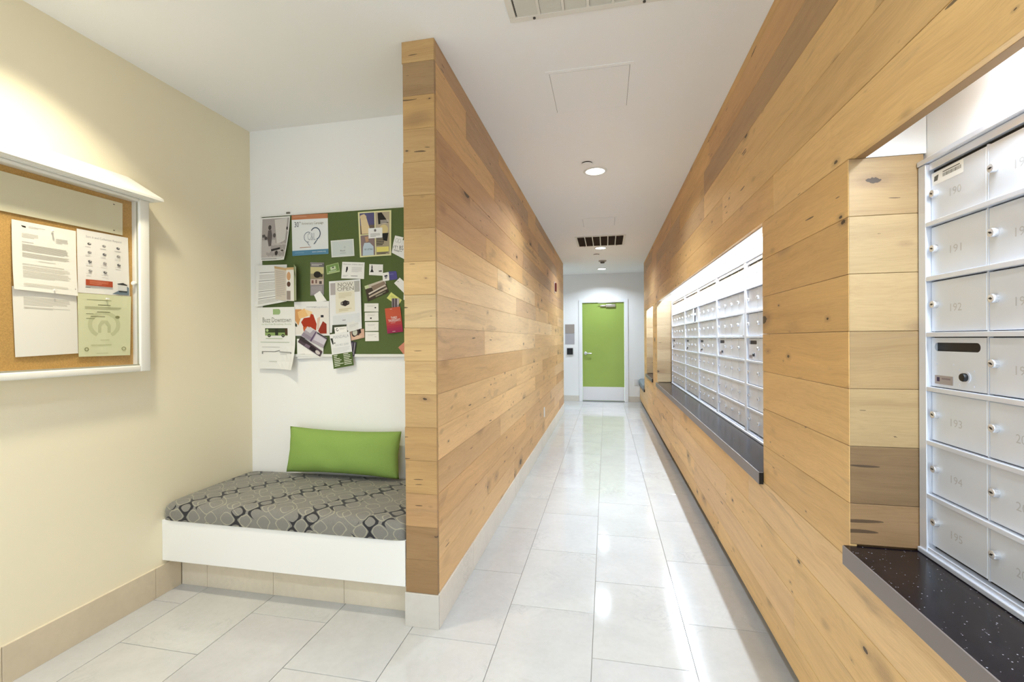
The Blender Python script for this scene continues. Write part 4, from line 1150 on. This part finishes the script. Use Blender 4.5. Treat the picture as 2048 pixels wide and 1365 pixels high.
sheet('card', 'white business card with a black dress figure, right of centre on the green board', 'card', Q['bizfig'], 1, W_, [('e', (0.2, 0.14, 0.04, 0.05), K_), ('p', [(0.16, 0.2), (0.25, 0.2), (0.24, 0.45), (0.34, 0.72), (0.08, 0.74), (0.17, 0.45)], (44, 42, 42)), ('p', [(0.7, 0.55), (0.92, 0.52), (0.92, 0.66), (0.7, 0.68)], GY)], group=G_)
sheet('card', 'purple rounded card under a white badge on the green board', 'card', Q['purple'], 1, (88, 84, 144), [('lines', (0.15, 0.3, 0.85, 0.4, 1), (140, 136, 186))], group=G_, rounded=True)
sheet('badge', 'white rounded badge with a dark emblem beside the purple card', 'badge', Q['badge'], 3, W_, [('p', [(0.25, 0.35), (0.7, 0.3), (0.8, 0.5), (0.3, 0.5)], (60, 60, 68)), ('e', (0.5, 0.62, 0.18, 0.14), (150, 150, 152))], group=G_, rounded=True)
sheet('postcard', 'tilted photo postcard with a dark kitchen scene on the green board', 'postcard', Q['photocard'], 1, (70, 60, 52), [
    ('p', [(0.0, 0.0), (1, 0), (1, 0.35), (0.0, 0.2)], (196, 186, 170)), ('p', [(0.3, 0.15), (0.95, 0.12), (0.98, 0.55), (0.35, 0.5)], (140, 122, 106)), ('p', [(0.1, 0.52), (0.95, 0.38), (0.96, 0.47), (0.12, 0.62)], (214, 204, 190)), ('p', [(0.1, 0.72), (0.98, 0.6), (0.98, 0.74), (0.1, 0.82)], (190, 176, 156)), ('lines', (0.4, 0.86, 0.9, 0.96, 2), (186, 186, 156)), ('p', [(0, 0), (0.18, 0), (0.2, 0.2), (0.03, 0.22)], (196, 206, 160))], group=G_)
sheet('slip', 'blank white slip tilted at the partition edge of the green board', 'paper slip', Q['slipR'], 2, W_, [('e', (0.12, 0.5, 0.03, 0.06), GY)], group=G_)
sheet('slip', 'upright white paper strip right against the wood partition on the green board', 'paper slip', Q['stripR'], 1, W_, group=G_)
sheet('card', 'yellow card tilted above the red orange flyer', 'card', Q['yellow'], 1, (214, 214, 128), [('lines', (0.15, 0.3, 0.85, 0.6, 2), (184, 184, 104))], group=G_)
sheet('flyer', 'white flyer with a cream panel and outlined opening headline, middle of the green board', 'flyer', Q['nowopen'], 4, (228, 228, 228), [
    ('r', (0.04, 0.04, 0.2, 0.27), (176, 168, 166)), ('r', (0.8, 0.03, 0.97, 0.25), (176, 174, 168)), ('r', (0.2, 0.02, 0.8, 0.64), (226, 220, 200)), ('r', (0.2, 0.02, 0.8, 0.22), (222, 219, 208)),
    ('t', 'NOW', (0.28, 0.045, 0.76, 0.125), (130, 126, 112)), ('t', 'OPEN', (0.26, 0.13, 0.78, 0.205), (130, 126, 112)), 
    ('lines', (0.3, 0.25, 0.72, 0.36, 4), (206, 198, 166)), ('p', [(0.36, 0.43), (0.5, 0.395), (0.63, 0.43), (0.63, 0.48), (0.5, 0.515), (0.36, 0.48)], (52, 46, 46)), ('t', 'Bender', (0.385, 0.435, 0.605, 0.475), (222, 218, 208)),
    ('lines', (0.3, 0.56, 0.72, 0.62, 2), (204, 194, 156)), ('r', (0.1, 0.68, 0.95, 0.86), (216, 218, 220)), ('lines', (0.4, 0.78, 0.55, 0.8, 1), GY)], curl_r(0.006), group=G_)
for i, lab in enumerate(['topmost of the four white business cards in a column', 'second from top of the four white business cards in a column', 'third from top of the four white business cards in a column', 'lowest of the four white business cards in a column']):
    pr = [('lines', (0.2, 0.25, 0.8, 0.45, 2), (208, 205, 200))]
    pr.append([('p', [(0.72, 0.45), (0.84, 0.45), (0.82, 0.6), (0.74, 0.6)], K_), ('p', [(0.38, 0.6), (0.52, 0.6), (0.5, 0.75), (0.4, 0.75)], K_), ('lines', (0.7, 0.65, 0.85, 0.75, 1), LG), ('lines', (0.7, 0.5, 0.85, 0.62, 1), LG)][i])
    sheet('business_card', lab, 'card', Q['biz%d' % (i + 1)], 1, (232, 230, 222), pr, group='column of business cards')
sheet('flyer', 'dark photo strip flyer tucked behind the top of the red orange flyer', 'flyer', Q['thirdstrip'], 2, (150, 140, 142), [('r', (0.1, 0, 0.35, 1), (92, 84, 88)), ('r', (0.5, 0, 0.68, 1), (70, 62, 66)), ('r', (0.8, 0, 0.95, 0.7), (206, 196, 190))], group=G_)
rows_ = [(196, 92, 66), (192, 84, 66), (188, 76, 68), (182, 66, 70), (172, 56, 74), (162, 50, 80), (152, 46, 84)]
sheet('flyer', 'red orange flyer with bold white Thursday lettering beside the wood partition', 'flyer', Q['third'], 3, (196, 92, 66),
      [('r', (0, 0.3 + 0.1 * i, 1, 0.4 + 0.1 * i), rows_[i]) for i in range(7)] + [('t', 'THIRD', (0.34, 0.36, 0.74, 0.45), W_), ('t', 'THURSDAYS', (0.16, 0.46, 0.92, 0.56), W_), ('lines', (0.3, 0.6, 0.85, 0.625, 1), (226, 180, 170)), ('lines', (0.35, 0.94, 0.7, 0.96, 1), W_), ('lines', (0.35, 0.05, 0.6, 0.07, 1), W_)], bow(0.003), group=G_)
sheet('flyer', 'salmon coloured flyer corner at the lower right of the green board', 'flyer', Q['salmon'], 2, (206, 136, 112), [('p', [(0.55, 0.4), (1, 0.1), (1, 0.3), (0.6, 0.62)], (222, 170, 152))], group=G_)
sheet('poster', 'white bus shuttle poster with a green bus, lower left corner of the green board', 'poster', Q['bus'], 5, (231, 230, 226), [
    ('r', (0.42, 0.03, 0.58, 0.12), (156, 182, 128)), ('e', (0.57, 0.075, 0.05, 0.045), (156, 182, 128)),
    ('t', 'Buzz Downtown', (0.14, 0.165, 0.9, 0.245), (128, 128, 114)), ('t', 'on the Free Broadway Shuttle', (0.11, 0.26, 0.9, 0.295), (172, 186, 150)),
    ('r', (0.2, 0.34, 0.8, 0.46), (142, 166, 104)), ('r', (0.21, 0.34, 0.8, 0.41), (62, 72, 46)), ('r', (0.47, 0.35, 0.55, 0.455), (52, 56, 44)), ('r', (0.73, 0.35, 0.8, 0.45), (80, 60, 44)), ('e', (0.26, 0.375, 0.035, 0.024), (178, 198, 142)),
    ('e', (0.31, 0.46, 0.04, 0.026), (40, 44, 36)), ('e', (0.31, 0.46, 0.018, 0.012), (150, 160, 130)), ('e', (0.68, 0.46, 0.04, 0.026), (40, 44, 36)), ('e', (0.68, 0.46, 0.018, 0.012), (150, 160, 130)),
    ('lines', (0.22, 0.5, 0.78, 0.525, 1), (184, 196, 166)), ('lines', (0.08, 0.56, 0.95, 0.585, 1), (190, 198, 180)), ('lines', (0.12, 0.64, 0.85, 0.66, 1), (200, 200, 196)),
    ('p', [(0.12, 0.715), (0.45, 0.715), (0.58, 0.695), (0.6, 0.705), (0.46, 0.725), (0.12, 0.725)], (120, 120, 114)), ('p', [(0.58, 0.715), (0.9, 0.722), (0.9, 0.732), (0.58, 0.725)], (130, 130, 124)), ('r', (0.11, 0.715, 0.14, 0.76), (132, 132, 128)), ('r', (0.88, 0.725, 0.905, 0.75), (132, 132, 128)),
    ('lines', (0.6, 0.735, 0.88, 0.775, 2), (206, 206, 202)), ('lines', (0.3, 0.87, 0.7, 0.9, 1), (204, 206, 198))], curl_br(0.05, 0.72), group=G_)
sheet('poster', 'white poster with an abstract red and orange painting on the green board', 'poster', Q['art'], 3, (231, 230, 228), [
    ('lines', (0.35, 0.15, 0.95, 0.18, 1), (176, 172, 170)), ('t', 'reception', (0.52, 0.14, 0.95, 0.21), (176, 172, 170)), ('r', (0.03, 0.2, 0.99, 0.96), (228, 222, 214)), ('r', (0.76, 0.4, 0.84, 0.47), (46, 44, 50)),
    ('p', [(0.03, 0.22), (0.22, 0.22), (0.2, 0.45), (0.12, 0.7), (0.03, 0.55)], (206, 152, 96)), ('p', [(0.1, 0.3), (0.3, 0.2), (0.45, 0.4), (0.3, 0.46), (0.14, 0.5)], (230, 186, 126)), ('p', [(0.3, 0.22), (0.52, 0.3), (0.5, 0.5), (0.4, 0.4)], (236, 206, 160)),
    ('p', [(0.2, 0.6), (0.28, 0.48), (0.45, 0.46), (0.48, 0.36), (0.55, 0.38), (0.64, 0.66), (0.62, 0.85), (0.46, 0.74), (0.3, 0.82)], (166, 56, 34)), ('p', [(0.25, 0.75), (0.45, 0.72), (0.4, 0.92), (0.28, 0.9)], (196, 98, 56)),
    ('p', [(0.68, 0.86), (0.82, 0.58), (0.92, 0.66), (0.92, 0.94), (0.74, 0.94)], (146, 52, 38)), ('p', [(0.55, 0.36), (0.62, 0.4), (0.68, 0.62), (0.65, 0.66)], (236, 232, 224)), ('p', [(0.66, 0.5), (0.75, 0.44), (0.7, 0.8), (0.65, 0.82)], (216, 190, 172)), ('p', [(0.03, 0.62), (0.08, 0.66), (0.08, 0.74), (0.03, 0.72)], (60, 66, 50))], group=G_)
sheet('flyer', 'white flyer under the two tilted photo postcards at the bottom of the green board', 'flyer', Q['whitelow'], 1, W_, [('r', (0, 0.0, 1, 0.13), (86, 92, 76)), ('lines', (0.08, 0.8, 0.3, 0.92, 3), GY), ('e', (0.34, 0.85, 0.025, 0.035), GY)], group=G_)
sheet('postcard', 'tilted grey photo postcard of a building, upper of the overlapping pair', 'postcard', Q['photoA'], 6, (168, 158, 168), [('p', [(0.0, 0.0), (0.3, 0.0), (0.25, 0.4), (0, 0.35)], (206, 202, 206)), ('p', [(0.5, 0), (1, 0.02), (1, 0.12), (0.5, 0.1)], (60, 56, 62)), ('p', [(0.5, 0.16), (1, 0.2), (0.98, 0.7), (0.5, 0.75)], (202, 196, 204)), ('p', [(0.42, 0.0), (0.47, 0.0), (0.47, 1), (0.4, 1)], (96, 78, 104)), ('p', [(0, 0.6), (0.4, 0.65), (0.4, 0.95), (0, 0.9)], (146, 134, 148))], curl_r(0.003), group=G_)
sheet('postcard', 'tilted dark photo postcard, lower of the overlapping pair', 'postcard', Q['photoB'], 5, (84, 70, 78), [('p', [(0, 0), (0.5, 0), (0.5, 0.5), (0, 0.6)], (62, 54, 58)), ('e', (0.62, 0.55, 0.18, 0.35), (42, 36, 40)), ('e', (0.85, 0.6, 0.1, 0.3), (206, 196, 192)), ('p', [(0.3, 0.5), (0.5, 0.4), (0.5, 0.9), (0.3, 0.95)], (120, 104, 118))], group=G_)
sheet('slip', 'small blank white slip under the grey rack card', 'paper slip', Q['slip'], 4, W_, group=G_)
sheet('card', 'dark green framed card behind the menu flyer at the bottom of the board', 'card', Q['darkframe'], 5.6, (66, 72, 54), group=G_)
sheet('card', 'small white card with a round emblem tucked above the menu flyer', 'card', Q['mandcard'], 6.2, W_, [('ring', (0.22, 0.35, 0.1, 0.2, 0.04, 0, 300), (60, 58, 60)), ('lines', (0.4, 0.2, 0.9, 0.4, 2), LG)], group=G_)
sheet('menu', 'white and green menu flyer hanging below the lower edge of the green board', 'menu', Q['mandala'], 7.2, (230, 230, 228), [
    ('r', (0.0, 0.595, 1, 1), (82, 100, 52)), ('p', [(0.02, 0.12), (0.14, 0.12), (0.16, 0.3), (0.1, 0.3)], (56, 60, 56)), ('t', 'MANDALA', (0.18, 0.06, 0.94, 0.15), (176, 178, 178)), ('t', '510 452 2200', (0.24, 0.31, 0.88, 0.37), (176, 180, 178)),
    ('lines', (0.08, 0.42, 0.94, 0.57, 4), (212, 213, 212)), ('e', (0.22, 0.27, 0.04, 0.02), (110, 110, 110))] +
    [('r', (0.08, 0.62 + 0.05 * i, 0.08 + w_, 0.64 + 0.05 * i), (222, 226, 206)) for i, w_ in enumerate((0.2, 0.16, 0.3, 0.38, 0.3, 0.46, 0.28))] +
    [('r', (0.58, 0.615 + 0.05 * i, 0.58 + w_, 0.635 + 0.05 * i), (222, 226, 206)) for i, w_ in enumerate((0.24, 0.32, 0.32, 0.26, 0.36, 0.34, 0.36))], bow(0.004), group=G_)
sheet('flyer', 'torn flyer with a face photograph beside the business cards', 'flyer', Q['face'], 3, (206, 168, 146), [('e', (0.38, 0.35, 0.3, 0.42), (70, 56, 52)), ('e', (0.33, 0.3, 0.18, 0.3), (196, 196, 180)), ('p', [(0.6, 0.0), (0.75, 0.0), (0.78, 0.4), (0.66, 0.5)], (44, 36, 36)), ('p', [(0.1, 0.8), (0.5, 0.6), (0.9, 0.75), (0.5, 1.0)], (218, 186, 160))], group=G_)
sheet('flyer', 'narrow dark flyer hanging under the face photograph', 'flyer', Q['facestrip'], 4, (70, 64, 74), [('r', (0.1, 0.1, 0.35, 0.5), (122, 112, 124)), ('r', (0.7, 0.05, 0.78, 0.9), (196, 192, 196)), ('lines', (0.2, 0.7, 0.8, 0.9, 2), (150, 146, 150))], group=G_)
sheet('card', 'pale grey card tilted over the corner of the opening flyer', 'card', Q['greycard'], 6.5, (222, 221, 217), [('lines', (0.15, 0.3, 0.85, 0.6, 3), (204, 203, 199))], group=G_)

# ---------------------------------------------------------------- enclosed notice case on the left wall
CY0, CY1, CZ0, CZ1 = 0.55, 1.897, 1.197, 2.055       # outer frame
IY0, IY1, IZ0, IZ1 = 0.63, 1.846, 1.235, 2.038       # opening
CX = XL + 0.062                                       # front of the case
WC = mat('case_white', (243, 241, 232), 0.3)
t = thing('notice_case', (XL, (CY0 + CY1) / 2, CZ0), 'white framed notice case with cork back and sloped top on the cream wall', 'notice case')
under(MB().box(XL + 0.0008, XL + 0.014, IY0 - 0.02, IY1 + 0.002, IZ0 - 0.005, IZ1 + 0.01).build('cork_back', mat('cork', (190, 152, 92), 0.9, spec=0.1, noise=0.16, nscale=240, bump=0.3, bscale=300)), t)
f = MB()
for (a, b, c_, d_) in ((IY1, CY1, CZ0, CZ1), (CY0, IY0, CZ0, CZ1)):
    f.cbox(XL + 0.0008, CX, a, b, c_, d_, 0.005)
f.cbox(XL + 0.0008, CX, IY0, IY1, CZ0, IZ0 - 0.008, 0.005)
f.cbox(XL + 0.0008, CX, IY0, IY1, IZ1 + 0.004, CZ1, 0.004)
under(auto_smooth(f.build('frame', WC), 50), t)
tr = mat('track_aluminium', (192, 192, 178), 0.35, metal=0.5)
under(MB().box(XL + 0.044, XL + 0.047, IY0, IY1, IZ0 - 0.008, IZ0 - 0.001).box(XL + 0.052, XL + 0.055, IY0, IY1, IZ0 - 0.008, IZ0 - 0.001)
      .box(XL + 0.046, XL + 0.052, IY1 - 0.004, IY1 - 0.0005, IZ0, IZ1).build('glass_track', tr), t)
def glass_material():
    g = N('case_glass')
    tr_ = g.n('BsdfTransparent'); gl = g.n('BsdfGlossy'); gl.inputs['Roughness'].default_value = 0.03
    fr_ = g.n('LayerWeight'); fc = g.math('ADD', g.math('MULTIPLY', g.math('POWER', fr_.outputs['Facing'], 5.0), 0.4), 0.02)
    mx = g.n('MixShader'); g.l(fc, mx.inputs[0]); g.l(tr_.outputs[0], mx.inputs[1]); g.l(gl.outputs[0], mx.inputs[2])
    g.l(mx.outputs[0], g.t.nodes['Material Output'].inputs['Surface'])
    return g.m
under(MB().box(XL + 0.0475, XL + 0.0515, IY0 + 0.004, IY1 - 0.004, IZ0 - 0.001, IZ1 + 0.002).build('glass_pane', glass_material()), t)
# sloped hipped top
zt, ze = 2.166, 2.070
ex, ey0, ey1 = XL + 0.118, CY0 - 0.05, CY1 + 0.028
rf = MB()
top = [(XL + 0.0008, ey0 + 0.12, zt), (XL + 0.0008, ey1 - 0.085, zt), (ex, ey1, ze), (ex, ey0, ze), (XL + 0.0008, ey1, ze + 0.0), (XL + 0.0008, ey0, ze)]
low = [(p[0], p[1], ze - 0.012) for p in ((ex, ey1), (ex, ey0), (XL + 0.0008, ey1), (XL + 0.0008, ey0))]
rf.add(top + low, [(0, 3, 2, 1), (1, 2, 4), (0, 5, 3), (2, 3, 7, 6), (2, 6, 8, 4), (3, 5, 9, 7), (6, 7, 9, 8), (0, 1, 4, 8, 9, 5)])
under(auto_smooth(rf.build('sloped_top', WC), 20), t)
under(MB().cbox(XL + 0.0008, CX + 0.022, CY0 - 0.01, CY1 + 0.006, CZ1, ze - 0.0125, 0.003).build('crown_moulding', WC), t)
under(auto_smooth(MB().lathe([(0.006, 0), (0.006, 0.006), (0.011, 0.010), (0.011, 0.016), (0.007, 0.020)], (XL + 0.038, 1.8455, 1.634), (0, -1, 0.0), 16).build('knob', WC)), t)
CG = 'papers inside the notice case'
o = sheet('header_panel', 'blank cream header panel with rounded corners inside the notice case', 'panel', [(0.66, 2.006), (1.798, 2.020), (1.797, 1.864), (0.66, 1.852)], 1.5, (222, 216, 186), [('e', (0.965, 0.1, 0.004, 0.018), (130, 120, 100)), ('e', (0.965, 0.9, 0.004, 0.018), (130, 120, 100))], plane='case', group=CG)
sheet('letter', 'typed white letter pinned in the notice case, upper page', 'letter', [(1.371, 1.834), (1.595, 1.838), (1.595, 1.55), (1.372, 1.557)], 3, (236, 233, 222), [
    ('p', [(0.13, 0.06), (0.2, 0.065), (0.2, 0.09), (0.15, 0.085)], (50, 50, 48)), ('lines', (0.24, 0.06, 0.5, 0.09, 2), LG), ('lines', (0.14, 0.17, 0.4, 0.24, 4), (206, 202, 190)), ('lines', (0.66, 0.17, 0.86, 0.25, 5), (196, 192, 182)),
    ('lines', (0.14, 0.29, 0.35, 0.31, 1), LG), ('lines', (0.14, 0.325, 0.88, 0.43, 7), (198, 194, 182)), ('lines', (0.14, 0.45, 0.88, 0.52, 5), (198, 194, 182)), ('lines', (0.38, 0.545, 0.68, 0.56, 1), (206, 202, 190)), ('lines', (0.14, 0.61, 0.9, 0.625, 1), (190, 186, 174)), ('lines', (0.14, 0.64, 0.88, 0.7, 4), (204, 200, 188)),
    ('lines', (0.14, 0.71, 0.9, 0.81, 6), (204, 200, 188)), ('lines', (0.14, 0.89, 0.88, 0.94, 3), (208, 204, 192)), ('e', (0.96, 0.9, 0.008, 0.008), (150, 130, 130))], curl_b(0.008), plane='case', group=CG)
sheet('letter', 'typed white letter pinned in the notice case, lower page', 'letter', [(1.372, 1.569), (1.597, 1.560), (1.601, 1.295), (1.38, 1.286)], 1.5, (235, 232, 221), [('lines', (0.15, 0.13, 0.88, 0.26, 7), (198, 194, 182)), ('lines', (0.15, 0.28, 0.88, 0.31, 2), (198, 194, 182))], bow(0.003), plane='case', group=CG)
icons = []
for iy, vv in enumerate((0.21, 0.345, 0.49, 0.64)):
    for ix, uu in enumerate((0.22, 0.5, 0.78)):
        if iy == 3 and ix == 2: continue
        dk = (96, 94, 96) if (ix + iy) % 2 == 0 else (150, 146, 144)
        icons.append(('e', (uu, vv, 0.036, 0.02), dk)); icons.append(('e', (uu + 0.01, vv - 0.008, 0.018, 0.009), (196, 194, 190)))
        icons.append(('lines', (uu - 0.08, vv + 0.045, uu + 0.08, vv + 0.065, 1), (206, 202, 198)))
sheet('flyer', 'white flyer with rows of small icons and a red box in the notice case', 'flyer', [(1.599, 1.851), (1.821, 1.857), (1.827, 1.57), (1.601, 1.566)], 2.4, (236, 233, 226),
      [('t', 'Sort it and Collection Request', (0.16, 0.08, 0.86, 0.125), (160, 156, 158))] + icons + [('r', (0.13, 0.78, 0.64, 0.875), (176, 78, 50)), ('lines', (0.2, 0.8, 0.58, 0.86, 3), (206, 128, 96)), ('lines', (0.12, 0.905, 0.26, 0.92, 1), GY),
      ('p', [(0.62, 0.985), (0.74, 0.93), (0.86, 0.8), (0.97, 0.86), (0.97, 0.985)], (112, 128, 140)), ('r', (0.74, 0.81, 0.93, 0.92), (216, 216, 212)), ('p', [(0.73, 0.805), (0.85, 0.785), (0.94, 0.815), (0.93, 0.83), (0.74, 0.82)], (60, 60, 62)), ('r', (0.76, 0.92, 0.93, 0.945), (50, 56, 60))], plane='case', group=CG)
sheet('certificate', 'pale green certificate with a round watermark in the notice case', 'certificate', [(1.598, 1.564), (1.829, 1.569), (1.822, 1.279), (1.601, 1.279)], 3.4, (214, 215, 176), [
    ('ring', (0.48, 0.49, 0.31, 0.22, 0.08, 120, 420), (196, 198, 158)), ('p', [(0.36, 0.62), (0.36, 0.5), (0.42, 0.42), (0.54, 0.42), (0.6, 0.5), (0.6, 0.62), (0.54, 0.62), (0.54, 0.52), (0.48, 0.46), (0.42, 0.52), (0.42, 0.62)], (192, 194, 154)),
    ('lines', (0.16, 0.09, 0.8, 0.105, 1), (150, 150, 110)), ('lines', (0.36, 0.165, 0.66, 0.185, 1), (110, 110, 76)), ('lines', (0.12, 0.2, 0.85, 0.25, 3), (190, 190, 150)), ('lines', (0.34, 0.28, 0.7, 0.295, 1), (104, 104, 72)), ('lines', (0.14, 0.315, 0.3, 0.33, 1), (120, 120, 84)), ('lines', (0.22, 0.355, 0.6, 0.37, 1), (110, 110, 76)), ('lines', (0.14, 0.39, 0.32, 0.405, 1), (120, 120, 84)),
    ('e', (0.73, 0.36, 0.045, 0.022), (136, 136, 96)), ('lines', (0.4, 0.735, 0.66, 0.75, 1), (184, 186, 144)), ('lines', (0.22, 0.815, 0.86, 0.835, 1), (180, 182, 138)), ('ring', (0.14, 0.885, 0.04, 0.032, 0.015, 0, 360), (140, 142, 100)), ('ring', (0.86, 0.885, 0.045, 0.032, 0.015, 0, 360), (150, 152, 110)), ('lines', (0.32, 0.95, 0.72, 0.965, 1), (180, 182, 138))], curl_r(0.004), plane='case', group=CG)
PIN = mat('clear_plastic', (236, 234, 226), 0.15)
for (yy, zz), lab in zip(((1.505, 1.818), (1.507, 1.566), (1.716, 1.548)), ('clear pushpin at the top of the upper typed letter', 'clear pushpin where the two typed letters overlap', 'clear pushpin at the top of the green certificate')):
    o = auto_smooth(MB().lathe([(0.0045, 0.0), (0.0045, 0.0015), (0.0026, 0.003), (0.0024, 0.009), (0.0042, 0.0105), (0.0042, 0.012)], (XL + 0.0265, yy, zz), (1, 0, 0), 14).build('pushpin', PIN))
    tag(o, lab, 'pushpin', 'clear pushpins in the notice case')
